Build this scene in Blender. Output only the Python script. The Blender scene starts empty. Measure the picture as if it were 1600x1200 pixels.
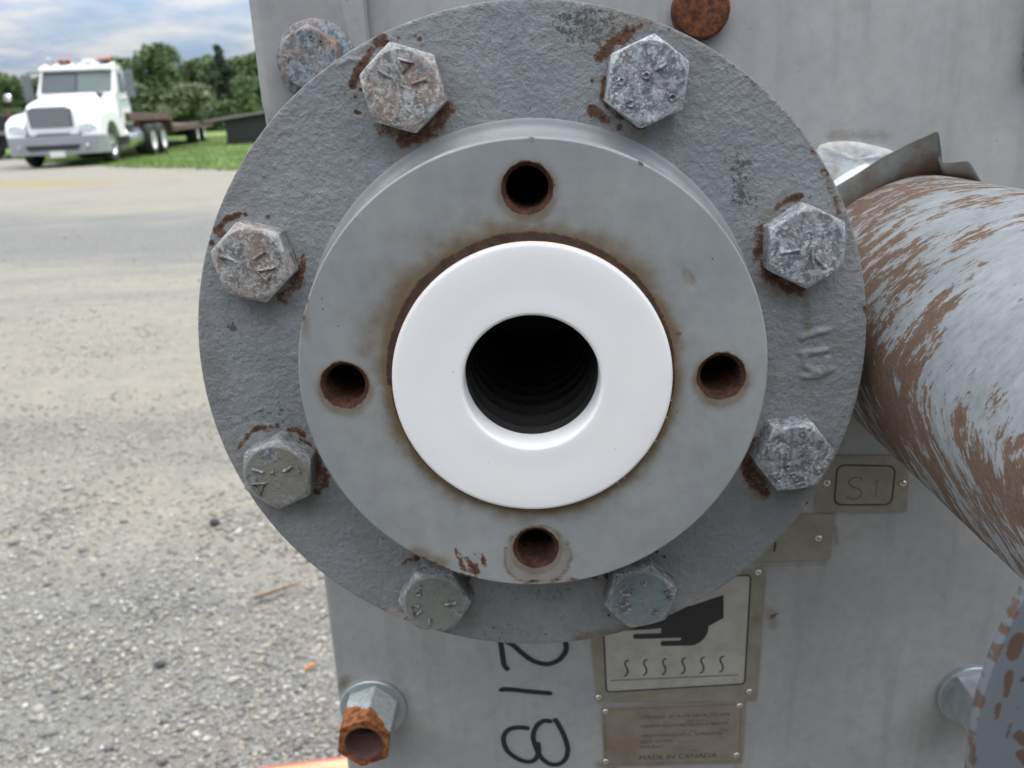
# Close view of a PTFE lined, bolted nozzle flange on a plate heat exchanger,
# standing outdoors on a gravel yard with a parked truck and trees behind.
import bpy, bmesh, math, random
import numpy as np
from mathutils import Matrix, Vector

SC = bpy.context.scene
COL = SC.collection
H = 1.016                      # height of the nozzle axis above the yard (m)
MM = 0.001
rng = np.random.default_rng(7)
random.seed(7)

# ------------------------------------------------------------------ camera
cam_d = bpy.data.cameras.new('camera')
cam = bpy.data.objects.new('camera', cam_d)
COL.objects.link(cam)
cam_d.sensor_fit = 'HORIZONTAL'
cam_d.sensor_width = 36.0
cam_d.lens = 1320.11 / 1600 * 36.0
cam_d.clip_start = 0.01
cam_d.clip_end = 2000.0
cf = Vector((-0.029786, 0.949059, -0.313687)); cr = Vector((0.998972, 0.017540, -0.041790)); cu = Vector((0.034159, 0.314610, 0.948606))
m = Matrix.Identity(4)
for i in range(3):
    m[i][0], m[i][1], m[i][2] = cr[i], cu[i], -cf[i]
m[0][3], m[1][3], m[2][3] = 1.671 * MM, -257.165 * MM, H + 84.089 * MM
cam.matrix_world = m
cam_d.dof.use_dof = True
cam_d.dof.focus_distance = 0.272
cam_d.dof.aperture_fstop = 20.0
SC.camera = cam

# ------------------------------------------------------------- world + sun
SUN_EL, SUN_AZ = math.radians(55), math.radians(45)     # azimuth from +Y towards +X
world = bpy.data.worlds.new('World'); SC.world = world
world.use_nodes = True
wt = world.node_tree; wn = wt.nodes; wl = wt.links
bg = wn['Background']
sky = wn.new('ShaderNodeTexSky'); sky.sky_type = 'NISHITA'; sky.sun_disc = False
sky.sun_elevation = SUN_EL; sky.sun_rotation = SUN_AZ
sky.air_density = 1.0; sky.dust_density = 0.6; sky.ozone_density = 1.0
tc = wn.new('ShaderNodeTexCoord')
sep = wn.new('ShaderNodeSeparateXYZ'); wl.new(tc.outputs['Generated'], sep.inputs[0])
def wmath(op, a, b=None, c=None, clamp=False):
    n = wn.new('ShaderNodeMath'); n.operation = op; n.use_clamp = clamp
    for k, v in enumerate((a, b, c)):
        if v is None: continue
        if isinstance(v, (int, float)): n.inputs[k].default_value = v
        else: wl.new(v, n.inputs[k])
    return n.outputs[0]
zz = wmath('ADD', wmath('MAXIMUM', sep.outputs[2], 0.0), 0.16)
cmb = wn.new('ShaderNodeCombineXYZ')
wl.new(wmath('DIVIDE', sep.outputs[0], zz), cmb.inputs[0])
wl.new(wmath('DIVIDE', sep.outputs[1], zz), cmb.inputs[1])
def wnoise(scale, detail, rough, off):
    mp = wn.new('ShaderNodeMapping'); mp.inputs['Location'].default_value = off
    wl.new(cmb.outputs[0], mp.inputs[0])
    n = wn.new('ShaderNodeTexNoise'); n.inputs['Scale'].default_value = scale
    n.inputs['Detail'].default_value = detail; n.inputs['Roughness'].default_value = rough
    wl.new(mp.outputs[0], n.inputs['Vector'])
    return n.outputs['Fac']
def wramp(v, a, b):
    n = wn.new('ShaderNodeMapRange'); n.interpolation_type = 'SMOOTHSTEP'
    n.inputs['From Min'].default_value = a; n.inputs['From Max'].default_value = b
    wl.new(v, n.inputs['Value']); return n.outputs['Result']
cloud = wramp(wnoise(1.7, 8, 0.6, (3.4, 1.2, 0)), 0.40, 0.62)
lit = wramp(wnoise(2.6, 5, 0.6, (8.2, 4.4, 0)), 0.35, 0.72)
mixc = wn.new('ShaderNodeMix'); mixc.data_type = 'RGBA'
wl.new(wmath('ADD', lit, wmath('MULTIPLY', wmath('MAXIMUM', sep.outputs[2], 0.0), 0.7), clamp=True), mixc.inputs['Factor'])
mixc.inputs[6].default_value = (4.9, 6.7, 9.2, 1); mixc.inputs[7].default_value = (10.4, 10.4, 10.4, 1)
mixs = wn.new('ShaderNodeMix'); mixs.data_type = 'RGBA'
wl.new(wmath('ADD', wmath('MULTIPLY', cloud, 0.80), wmath('ADD', wmath('MULTIPLY', wmath('MAXIMUM', sep.outputs[2], 0.0), 0.7), wramp(sep.outputs[2], 0.22, 0.0)), clamp=True), mixs.inputs['Factor'])
# a lightly overcast sky is brighter overhead than near the horizon (CIE overcast luminance)
lift = wmath('ADD', wmath('MULTIPLY', wmath('MAXIMUM', sep.outputs[2], 0.0), 3.3), 0.36)
vm = wn.new('ShaderNodeVectorMath'); vm.operation = 'SCALE'
wl.new(mixc.outputs[2], vm.inputs[0]); wl.new(lift, vm.inputs['Scale'])
wl.new(sky.outputs[0], mixs.inputs[6]); wl.new(vm.outputs[0], mixs.inputs[7])
wl.new(mixs.outputs[2], bg.inputs['Color'])
bg.inputs['Strength'].default_value = 0.10

sun_d = bpy.data.lights.new('sun', 'SUN'); sun = bpy.data.objects.new('sun', sun_d)
COL.objects.link(sun)
sun_d.energy = 2.0; sun_d.angle = math.radians(0.55); sun_d.color = (1.0, 0.955, 0.88)
sd = Vector((math.sin(SUN_AZ) * math.cos(SUN_EL), math.cos(SUN_AZ) * math.cos(SUN_EL), math.sin(SUN_EL)))
sun.rotation_euler = sd.to_track_quat('Z', 'Y').to_euler()
sun.location = (0, 10, 20)

SC.view_settings.view_transform = 'Standard'
SC.view_settings.look = 'None'
SC.view_settings.gamma = 1.0
SC.view_settings.use_curve_mapping = False
SC.view_settings.exposure = 0.29
SC.render.engine = 'CYCLES'
SC.cycles.use_denoising = True
SC.cycles.max_bounces = 8

# ------------------------------------------------------------ numpy noise
def perlin(x, y, seed=0):
    r = np.random.default_rng(seed)
    perm = r.permutation(256)
    ang = r.random(256) * 2 * np.pi
    gx, gy = np.cos(ang), np.sin(ang)
    xi, yi = np.floor(x).astype(int), np.floor(y).astype(int)
    xf, yf = x - xi, y - yi
    def g(ix, iy, dx, dy):
        h = perm[(perm[ix & 255] + iy) & 255]
        return gx[h] * dx + gy[h] * dy
    u = xf * xf * xf * (xf * (xf * 6 - 15) + 10); v = yf * yf * yf * (yf * (yf * 6 - 15) + 10)
    a = g(xi, yi, xf, yf); b = g(xi + 1, yi, xf - 1, yf)
    c = g(xi, yi + 1, xf, yf - 1); d = g(xi + 1, yi + 1, xf - 1, yf - 1)
    return (a + u * (b - a)) + v * ((c + u * (d - c)) - (a + u * (b - a)))
def fbm(x, y, oct=4, seed=0):
    s = 0.0; a = 1.0
    for k in range(oct):
        s = s + a * perlin(x * 2 ** k, y * 2 ** k, seed + k); a *= 0.5
    return s
def sstep(a, b, v):
    t = np.clip((v - a) / (b - a), 0, 1); return t * t * (3 - 2 * t)
def dist_poly(x, y, pts):
    best = np.full(np.shape(x), 1e9)
    if len(pts) == 1:
        return np.hypot(x - pts[0][0], y - pts[0][1])
    for (ax, ay), (bx, by) in zip(pts[:-1], pts[1:]):
        dx, dy = bx - ax, by - ay
        L = dx * dx + dy * dy + 1e-9
        t = np.clip(((x - ax) * dx + (y - ay) * dy) / L, 0, 1)
        best = np.minimum(best, np.hypot(x - ax - t * dx, y - ay - t * dy))
    return best

# ---------------------------------------------------------- object helpers
def mesh_obj(name, verts, faces, mat=None, parent=None, loc=(0, 0, 0), smooth=True, attrs=None, uv=None, sharp=None):
    me = bpy.data.meshes.new(name)
    if not isinstance(verts, list): verts = np.asarray(verts).tolist()
    if not isinstance(faces, list): faces = np.asarray(faces).tolist()
    me.from_pydata(verts, [], faces)
    if attrs:
        for k, v in attrs.items():
            v = np.asarray(v, dtype=np.float32)
            if v.ndim == 1:
                a = me.attributes.new(k, 'FLOAT', 'POINT'); a.data.foreach_set('value', v)
            else:
                a = me.attributes.new(k, 'FLOAT_COLOR', 'POINT')
                a.data.foreach_set('color', np.column_stack([v, np.ones(len(v))]).astype(np.float32).ravel())
    if uv is not None:
        ul = me.uv_layers.new(name='UVMap')
        li = np.zeros(len(me.loops), dtype=np.int32); me.loops.foreach_get('vertex_index', li)
        ul.data.foreach_set('uv', np.asarray(uv, dtype=np.float32)[li].ravel())
    if smooth:
        me.polygons.foreach_set('use_smooth', [True] * len(me.polygons))
        if sharp is not None:
            me.set_sharp_from_angle(angle=math.radians(sharp))
    if mat is not None:
        for mm_ in (mat if isinstance(mat, (list, tuple)) else [mat]): me.materials.append(mm_)
    o = bpy.data.objects.new(name, me); COL.objects.link(o)
    o.location = loc
    if parent is not None: o.parent = parent
    return o
def empty(name, loc=(0, 0, 0), rotz=0.0):
    o = bpy.data.objects.new(name, None); COL.objects.link(o)
    o.location = loc; o.rotation_euler = (0, 0, rotz); o.empty_display_size = 0.1
    return o
def tag(o, label, cat=None, group=None, kind=None):
    o['label'] = label
    if cat: o['category'] = cat
    if group: o['group'] = group
    if kind: o['kind'] = kind
    return o
def structure(o): o['kind'] = 'structure'; return o
def stuff(o): o['kind'] = 'stuff'; return o

class MB:
    """collects simple solids into one mesh"""
    def __init__(s): s.v = []; s.f = []
    def add(s, vs, fs):
        b = len(s.v); s.v += [tuple(map(float, p)) for p in vs]; s.f += [tuple(b + i for i in f) for f in fs]; return s
    def box(s, x0, x1, y0, y1, z0, z1):
        vs = [(x, y, z) for z in (z0, z1) for y in (y0, y1) for x in (x0, x1)]
        return s.add(vs, [(0, 2, 3, 1), (4, 5, 7, 6), (0, 1, 5, 4), (2, 6, 7, 3), (0, 4, 6, 2), (1, 3, 7, 5)])
    def loft(s, rings, closed=True, caps=True):
        n = len(rings[0]); b = len(s.v)
        for r in rings: s.v += [tuple(map(float, p)) for p in r]
        for i in range(len(rings) - 1):
            for k in range(n if closed else n - 1):
                k2 = (k + 1) % n
                s.f.append((b + i * n + k, b + i * n + k2, b + (i + 1) * n + k2, b + (i + 1) * n + k))
        if caps:
            s.f.append(tuple(b + k for k in reversed(range(n))))
            s.f.append(tuple(b + (len(rings) - 1) * n + k for k in range(n)))
        return s
    def prism_x(s, prof, x0, x1):      # profile of (y, z)
        return s.loft([[(x0, y, z) for y, z in prof], [(x1, y, z) for y, z in prof]])
    def prism_y(s, prof, y0, y1):      # profile of (x, z)
        return s.loft([[(x, y0, z) for x, z in prof], [(x, y1, z) for x, z in prof]])
    def prism_z(s, prof, z0, z1):
        return s.loft([[(x, y, z0) for x, y in prof], [(x, y, z1) for x, y in prof]])
    def tube(s, pts, r, n=8, caps=True):
        pts = [Vector(p) for p in pts]; rings = []
        rr = r if isinstance(r, (list, tuple)) else [r] * len(pts)
        for i, p in enumerate(pts):
            t = (pts[min(i + 1, len(pts) - 1)] - pts[max(i - 1, 0)]).normalized()
            a = t.cross(Vector((0, 0, 1)))
            if a.length < 0.05: a = t.cross(Vector((0, 1, 0)))
            a.normalize(); c = t.cross(a)
            rings.append([p + (a * math.cos(2 * math.pi * k / n) + c * math.sin(2 * math.pi * k / n)) * rr[i] for k in range(n)])
        return s.loft(rings, True, caps)
    def lathe(s, prof, axis='y', c=(0, 0, 0), n=32, caps=False):   # profile of (radius, along)
        rings = []
        for r, a in prof:
            ring = []
            for k in range(n):
                th = 2 * math.pi * k / n; u, w = r * math.cos(th), r * math.sin(th)
                if axis == 'y': ring.append((c[0] + u, c[1] + a, c[2] + w))
                elif axis == 'x': ring.append((c[0] + a, c[1] + u, c[2] + w))
                else: ring.append((c[0] + u, c[1] + w, c[2] + a))
            rings.append(ring)
        return s.loft(rings, True, caps)
    def build(s, name, mat=None, parent=None, loc=(0, 0, 0), smooth=False, sharp=None, scale=1.0, bevel=0.0):
        vs = s.v if scale == 1.0 else [(x * scale, y * scale, z * scale) for x, y, z in s.v]
        bm = bmesh.new(); bv = [bm.verts.new(v) for v in vs]
        for f in s.f:
            try: bm.faces.new([bv[i] for i in f])
            except ValueError: pass
        bmesh.ops.remove_doubles(bm, verts=bm.verts, dist=1e-6)
        bmesh.ops.recalc_face_normals(bm, faces=bm.faces)
        if bevel > 0:
            es = [e for e in bm.edges if len(e.link_faces) == 2 and e.calc_face_angle(0) > 0.5]
            bmesh.ops.bevel(bm, geom=es, offset=bevel, segments=2, profile=0.6, affect='EDGES', clamp_overlap=True)
        me = bpy.data.meshes.new(name); bm.to_mesh(me); bm.free()
        if smooth:
            me.polygons.foreach_set('use_smooth', [True] * len(me.polygons))
            me.set_sharp_from_angle(angle=math.radians(sharp if sharp else 35))
        if mat is not None: me.materials.append(mat)
        o = bpy.data.objects.new(name, me); COL.objects.link(o); o.location = loc
        if parent is not None: o.parent = parent
        return o

# --------------------------------------------------------------- materials
class Mat:
    def __init__(s, name):
        s.m = bpy.data.materials.new(name); s.m.use_nodes = True
        s.t = s.m.node_tree; s.n = s.t.nodes; s.b = s.n['Principled BSDF']
        s.tc = s.n.new('ShaderNodeTexCoord')
    def link(s, a, b): s.t.links.new(a, b)
    def put(s, sock, v):
        if isinstance(v, (int, float)): sock.default_value = v
        elif isinstance(v, (tuple, list)): sock.default_value = tuple(v) + ((1.0,) if len(v) == 3 and sock.type == 'RGBA' else ())
        else: s.link(v, sock)
    def math(s, op, a, b=None, c=None, clamp=False):
        n = s.n.new('ShaderNodeMath'); n.operation = op; n.use_clamp = clamp
        for k, v in enumerate((a, b, c)):
            if v is not None: s.put(n.inputs[k], v)
        return n.outputs[0]
    def attr(s, name, color=False):
        n = s.n.new('ShaderNodeAttribute'); n.attribute_name = name
        return n.outputs['Color' if color else 'Fac']
    def mapped(s, scale=(1, 1, 1), src='Object', off=(0, 0, 0), rot=(0, 0, 0)):
        mp = s.n.new('ShaderNodeMapping'); s.link(s.tc.outputs[src], mp.inputs[0])
        mp.inputs['Scale'].default_value = scale; mp.inputs['Location'].default_value = off; mp.inputs['Rotation'].default_value = rot
        return mp.outputs[0]
    def noise(s, scale, detail=3, rough=0.55, vec=None, off=None, dist=0.0):
        n = s.n.new('ShaderNodeTexNoise'); n.inputs['Scale'].default_value = scale
        n.inputs['Detail'].default_value = detail; n.inputs['Roughness'].default_value = rough; n.inputs['Distortion'].default_value = dist
        if vec is None: vec = s.mapped(off=off) if off else s.tc.outputs['Object']
        s.link(vec, n.inputs['Vector']); return n.outputs['Fac']
    def voro(s, scale, vec=None, feature='F1', out='Distance', rand=1.0):
        n = s.n.new('ShaderNodeTexVoronoi'); n.feature = feature; n.inputs['Scale'].default_value = scale
        n.inputs['Randomness'].default_value = rand
        s.link(vec if vec is not None else s.tc.outputs['Object'], n.inputs['Vector']); return n.outputs[out]
    def ramp(s, v, a, b, lo=0.0, hi=1.0):
        n = s.n.new('ShaderNodeMapRange'); n.interpolation_type = 'SMOOTHSTEP'
        for k, x in (('From Min', a), ('From Max', b), ('To Min', lo), ('To Max', hi)): n.inputs[k].default_value = x
        s.put(n.inputs['Value'], v); return n.outputs['Result']
    def mix(s, f, a, b, mode='MIX'):
        n = s.n.new('ShaderNodeMix'); n.data_type = 'RGBA'; n.blend_type = mode
        s.put(n.inputs[0], f); s.put(n.inputs[6], a); s.put(n.inputs[7], b); return n.outputs[2]
    def bump(s, h, strength=0.5, dist=0.001, prev=None):
        n = s.n.new('ShaderNodeBump'); n.inputs['Strength'].default_value = strength; n.inputs['Distance'].default_value = dist
        s.link(h, n.inputs['Height'])
        if prev is not None: s.link(prev, n.inputs['Normal'])
        return n.outputs['Normal']
    def done(s, color=None, rough=None, metal=None, normal=None, **kw):
        if color is not None: s.put(s.b.inputs['Base Color'], color)
        if rough is not None: s.put(s.b.inputs['Roughness'], rough)
        if metal is not None: s.put(s.b.inputs['Metallic'], metal)
        if normal is not None: s.link(normal, s.b.inputs['Normal'])
        for k, v in kw.items(): s.put(s.b.inputs[k.replace('_', ' ')], v)
        return s.m

def simple(name, col, rough=0.5, metal=0.0, var=0.12, scale=6.0):
    M = Mat(name)
    n = M.noise(scale, 4, 0.6)
    c = M.mix(n, tuple(x * (1 - var) for x in col), tuple(min(1, x * (1 + var)) for x in col))
    return M.done(c, rough, metal)

def machine_paint(name, base, base2, fine_bump, cast=False, streak=0.0):
    """weathered grey machine enamel with rust, stain, worn specks and scuffs carried by vertex masks"""
    M = Mat(name)
    big = M.noise(22, 4, 0.6); mid = M.noise(160, 5, 0.62); fine = M.noise(1500, 3, 0.6)
    col = M.mix(M.ramp(big, 0.32, 0.7), base, base2)
    col = M.mix(M.math('MULTIPLY', M.ramp(mid, 0.35, 0.75), 0.35), col, tuple(x * 0.72 for x in base))
    if streak > 0:
        st = M.noise(90, 5, 0.6, M.mapped((1, 1, 0.08)))
        col = M.mix(M.math('MULTIPLY', M.ramp(st, 0.48, 0.72), streak), col, tuple(x * 0.62 for x in base))
    if cast:
        pit = M.ramp(M.noise(520, 5, 0.68), 0.54, 0.68)
        col = M.mix(M.math('MULTIPLY', pit, 0.4), col, tuple(x * 0.5 for x in base))
        dirt = M.ramp(M.noise(48, 5, 0.7, off=(8, 2, 6)), 0.46, 0.70)
        col = M.mix(M.math('MULTIPLY', dirt, 0.38), col, (0.165, 0.160, 0.135))
        lt = M.ramp(M.noise(300, 4, 0.6, off=(3, 1, 2)), 0.58, 0.75)
        col = M.mix(M.math('MULTIPLY', lt, 0.25), col, tuple(min(1, x * 1.35) for x in base2))
    dots = M.ramp(M.voro(165, rand=1.0), 0.035, 0.06, 1.0, 0.0)
    dots = M.math('MULTIPLY', dots, M.ramp(M.noise(60, 2, 0.5, off=(9, 4, 1)), 0.50, 0.56))
    col = M.mix(M.math('MULTIPLY', dots, 0.85), col, (0.03, 0.025, 0.02))
    rn = M.math('ADD', M.math('MULTIPLY', M.noise(620, 6, 0.72), 0.65), M.math('MULTIPLY', M.noise(1700, 4, 0.7, off=(7, 1, 3)), 0.35))
    spk = M.math('ADD', M.attr('speck'), M.math('MULTIPLY', M.math('SUBTRACT', M.noise(520, 4, 0.7, off=(2, 2, 5)), 0.5), 2.2))
    spkm = M.math('MULTIPLY', M.ramp(spk, 0.62, 0.80), M.ramp(M.attr('speck'), 0.05, 0.3))
    col = M.mix(M.math('MULTIPLY', spkm, 0.8), col, (0.055, 0.057, 0.055))
    pal = M.math('ADD', M.attr('pale'), M.math('MULTIPLY', M.math('SUBTRACT', rn, 0.5), 1.1))
    col = M.mix(M.math('MULTIPLY', M.ramp(pal, 0.5, 0.85), 0.65), col, (0.46, 0.38, 0.34))
    stn = M.math('ADD', M.attr('stain'), M.math('MULTIPLY', M.math('SUBTRACT', mid, 0.5), M.math('MULTIPLY', M.attr('stain'), 1.2)))
    col = M.mix(M.ramp(stn, 0.08, 1.1, 0.0, 0.9), col, (0.125, 0.082, 0.030))
    rcl = M.noise(250, 4, 0.65, off=(1, 8, 3))
    rst = M.math('ADD', M.attr('rust'), M.math('ADD', M.math('MULTIPLY', M.math('SUBTRACT', rn, 0.5), 2.4), M.math('MULTIPLY', M.math('SUBTRACT', rcl, 0.5), 2.2)))
    rm = M.math('MULTIPLY', M.ramp(rst, 0.56, 0.72), M.ramp(M.attr('rust'), 0.03, 0.2))
    halo = M.math('MULTIPLY', M.ramp(rst, 0.18, 0.62), M.ramp(M.attr('rust'), 0.02, 0.3))
    col = M.mix(M.math('MULTIPLY', halo, 0.5), col, (0.155, 0.082, 0.036))
    core = M.ramp(rst, 0.60, 1.15)
    rc = M.mix(core, M.mix(M.noise(420, 5, 0.7, off=(5, 5, 5)), (0.10, 0.036, 0.015), (0.21, 0.075, 0.024)), (0.030, 0.012, 0.008))
    col = M.mix(M.math('MULTIPLY', M.math('MULTIPLY', rm, M.ramp(rcl, 0.3, 0.6, 0.72, 0.95)), 0.95), col, rc)
    rough = M.math('ADD', M.ramp(mid, 0.3, 0.7, 0.42, 0.6), M.math('MULTIPLY', rm, 0.35), clamp=True)
    nb = M.bump(fine, 0.25 * fine_bump, 0.0002)
    if cast:
        nb = M.bump(M.noise(820, 5, 0.62), 0.8, 0.0006, nb)
        nb = M.bump(M.voro(330, M.mapped(off=(1, 5, 2))), 0.12, 0.0006, nb)
        nb = M.bump(M.ramp(M.noise(420, 3, 0.45, off=(4, 7, 1)), 0.42, 0.72), 0.31, 0.0006, nb)
    nb = M.bump(M.math('MULTIPLY', rm, rn), 0.8, 0.0006, nb)
    return M.done(col, rough, 0.0, nb)

PAINT_CAST = machine_paint('cast_grey_enamel', (0.215, 0.228, 0.240), (0.27, 0.282, 0.290), 1.0, cast=True)
PAINT_HUB = machine_paint('smooth_grey_enamel', (0.265, 0.278, 0.285), (0.318, 0.328, 0.326), 0.6, streak=0.07)
PAINT_PANEL = machine_paint('panel_grey_enamel', (0.36, 0.362, 0.362), (0.42, 0.42, 0.414), 1.0, streak=0.3)
PAINT_PLATE = machine_paint('plate_grey_enamel', (0.35, 0.345, 0.35), (0.42, 0.41, 0.41), 1.4)

def rust_mat(name, dark=1.0):
    M = Mat(name)
    a = M.noise(260, 6, 0.7); b = M.noise(900, 5, 0.7, off=(1, 2, 3))
    c = M.mix(M.ramp(a, 0.35, 0.68), (0.06 * dark, 0.017 * dark, 0.007 * dark), (0.30 * dark, 0.095 * dark, 0.022 * dark))
    c = M.mix(M.ramp(b, 0.58, 0.75), c, (0.40 * dark, 0.19 * dark, 0.06 * dark))
    return M.done(c, 0.85, 0.0, M.bump(b, 0.7, 0.0006, M.bump(a, 0.6, 0.001)))
RUST = rust_mat('orange_rust'); RUST_PLUG = rust_mat('plug_rust', 0.68); RUST_DARK = rust_mat('dark_bore_rust', 0.28)

def zinc(name, face, oxide, pink, amount=0.5, painted=None, seed=0.0, rimrust=0.0):
    M = Mat(name); o = (seed, seed * 1.7, seed * 0.3)
    a = M.noise(300, 6, 0.74, off=o); b = M.noise(820, 6, 0.76, off=(o[0] + 3, 1, 2)); c_ = M.noise(105, 4, 0.6, off=(1, o[0] + 2, 4))
    d = M.noise(170, 5, 0.7, off=(6, 1, o[0] + 1))
    col = M.mix(M.ramp(a, 0.42, 0.60), tuple(x * 0.38 for x in face), face)
    col = M.mix(M.math('MULTIPLY', M.ramp(c_, 0.46, 0.58), amount), col, M.mix(a, tuple(x * 0.6 for x in pink), pink))
    ox = M.math('ADD', M.math('MULTIPLY', b, 0.7), M.math('MULTIPLY', d, 0.4))
    col = M.mix(M.math('MULTIPLY', M.ramp(ox, 0.56, 0.66), 0.85), col, oxide)
    if painted is not None:
        pm = M.math('MULTIPLY', M.attr('facemask'), M.ramp(M.math('ADD', M.math('MULTIPLY', c_, 0.7), M.math('MULTIPLY', b, 0.3)), 0.42, 0.47))
        col = M.mix(pm, col, M.mix(M.ramp(a, 0.3, 0.7), painted, tuple(x * 0.85 for x in painted)))
    col = M.mix(M.math('MULTIPLY', M.attr('rim'), M.ramp(b, 0.35, 0.6, 0.1, 0.65)), col, oxide)
    if rimrust > 0:
        rr = M.math('MULTIPLY', M.attr('rim'), M.ramp(M.noise(90, 3, 0.6, off=(2, 2, 2)), 0.42, 0.56))
        col = M.mix(M.math('MULTIPLY', rr, rimrust), col, M.mix(a, (0.20, 0.07, 0.02), (0.50, 0.26, 0.11)))
    bare = M.ramp(M.voro(360), 0.08, 0.16, 1.0, 0.0)
    col = M.mix(M.math('MULTIPLY', bare, M.ramp(a, 0.4, 0.6, 0.7, 0.2)), col, (0.045, 0.047, 0.055))
    nb = M.bump(b, 0.8, 0.0005, M.bump(a, 0.6, 0.0008))
    return M.done(col, M.ramp(b, 0.3, 0.7, 0.34, 0.62), 0.3, nb)
ZINC_PINK = zinc('zinc_worn_pinkish', (0.42, 0.41, 0.405), (0.60, 0.585, 0.565), (0.34, 0.235, 0.195), 0.7, seed=1)
ZINC_BLUE = zinc('zinc_oxidised_blue', (0.36, 0.385, 0.425), (0.70, 0.715, 0.735), (0.28, 0.22, 0.20), 0.3, seed=2)
ZINC_BLUE2 = zinc('zinc_oxidised_pale', (0.37, 0.39, 0.42), (0.68, 0.69, 0.70), (0.27, 0.22, 0.20), 0.35, seed=6)
ZINC_OLIVE = zinc('zinc_painted_olive', (0.33, 0.34, 0.35), (0.52, 0.53, 0.54), (0.28, 0.24, 0.22), 0.3, (0.27, 0.275, 0.245), 3)
ZINC_OLIVE2 = zinc('zinc_dull_olive', (0.34, 0.345, 0.36), (0.50, 0.50, 0.52), (0.28, 0.26, 0.22), 0.5, (0.27, 0.265, 0.225), 4)
ZINC_PAINT = zinc('zinc_painted_blue', (0.28, 0.29, 0.31), (0.58, 0.58, 0.60), (0.25, 0.2, 0.18), 0.3, (0.235, 0.285, 0.297), 5)
ZINC_NUT = simple('zinc_nut', (0.42, 0.45, 0.46), 0.36, 0.65, 0.35, 150)
ZINC_CORNER = zinc('zinc_weathered_corner', (0.30, 0.34, 0.38), (0.42, 0.45, 0.48), (0.36, 0.22, 0.14), 0.45, seed=9, rimrust=0.95)

def make_ptfe():
    M = Mat('white_fluoropolymer')
    n = M.noise(45, 4, 0.5)
    col = M.mix(n, (0.855, 0.85, 0.86), (0.885, 0.875, 0.872))
    d = M.math('MULTIPLY', M.ramp(M.voro(260), 0.05, 0.08, 1.0, 0.0), M.ramp(M.noise(50, 2, 0.5, off=(3, 3, 3)), 0.58, 0.64))
    col = M.mix(M.math('MULTIPLY', d, 0.6), col, (0.25, 0.16, 0.12))
    sc_ = M.math('MULTIPLY', M.ramp(M.noise(130, 5, 0.7, off=(2, 9, 4)), 0.60, 0.72), M.ramp(M.noise(30, 2, 0.5, off=(1, 2, 9)), 0.50, 0.62))
    col = M.mix(M.math('MULTIPLY', sc_, 0.30), col, (0.60, 0.50, 0.44))
    col = M.mix(M.math('MULTIPLY', M.ramp(M.noise(18, 3, 0.5, off=(5, 0, 2)), 0.45, 0.7), 0.25), col, (0.86, 0.80, 0.77))
    col = M.mix(M.attr('rust'), col, (0.50, 0.23, 0.10))
    return M.done(col, 0.6, 0.0, M.bump(M.noise(900, 3, 0.5), 0.15, 0.0002), Specular_IOR_Level=0.3, Subsurface_Weight=0.25, Subsurface_Radius=(0.004, 0.004, 0.004), Subsurface_Scale=0.6)
PTFE = make_ptfe()
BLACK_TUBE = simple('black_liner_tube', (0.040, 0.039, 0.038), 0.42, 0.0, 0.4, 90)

def make_pipe_mat():
    M = Mat('pipe_paint_rust_streaks')
    uvs = M.mapped((1, 1, 1), 'UV')                       # u around the pipe, v along it (m)
    def stretch(su, sv, off=(0, 0, 0)): return M.mapped((su, sv, 1), 'UV', off)
    s1 = M.noise(1.0, 6, 0.66, stretch(78, 165), dist=0.35); s2 = M.noise(1.0, 6, 0.72, stretch(300, 620, (4, 1, 0)), dist=0.3)
    big = M.noise(1.0, 3, 0.5, stretch(20, 48, (2, 7, 0)))
    f = M.math('ADD', M.math('MULTIPLY', s1, 0.75), M.math('ADD', M.math('MULTIPLY', M.math('SUBTRACT', s2, 0.06), 0.62), M.math('MULTIPLY', big, 0.28)))
    f = M.math('ADD', f, M.math('MULTIPLY', M.math('SUBTRACT', M.attr('rust'), 0.5), 0.5))
    rm = M.ramp(f, 0.735, 0.80)
    paint = M.mix(M.ramp(M.noise(1.0, 5, 0.6, stretch(130, 260, (1, 1, 1))), 0.3, 0.7), (0.31, 0.335, 0.355), (0.40, 0.42, 0.435))
    rc = M.mix(M.ramp(M.math('ADD', M.math('MULTIPLY', s2, 0.6), M.math('MULTIPLY', M.noise(700, 4, 0.7, off=(3, 3, 8)), 0.4)), 0.36, 0.64), (0.080, 0.040, 0.017), (0.205, 0.105, 0.052))
    dirt = M.math('MULTIPLY', M.ramp(M.noise(1.0, 6, 0.75, stretch(210, 330, (7, 3, 0))), 0.46, 0.66), 0.42)
    paint = M.mix(dirt, paint, (0.20, 0.20, 0.19))
    big2 = M.ramp(M.noise(1.0, 3, 0.5, stretch(24, 34, (9, 2, 0))), 0.42, 0.65)
    paint = M.mix(M.math('MULTIPLY', big2, 0.35), paint, (0.235, 0.255, 0.27))
    col = M.mix(M.math('MULTIPLY', rm, 0.9), paint, rc)
    nb = M.bump(s2, 0.35, 0.0008, M.bump(M.noise(420, 4, 0.6), 0.35, 0.0006))
    nb = M.bump(M.math('SUBTRACT', 1.0, rm), 0.5, 0.0003, nb)
    return M.done(col, M.ramp(rm, 0, 1, 0.42, 0.8), 0.0, nb)
PIPE_MAT = make_pipe_mat()

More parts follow.
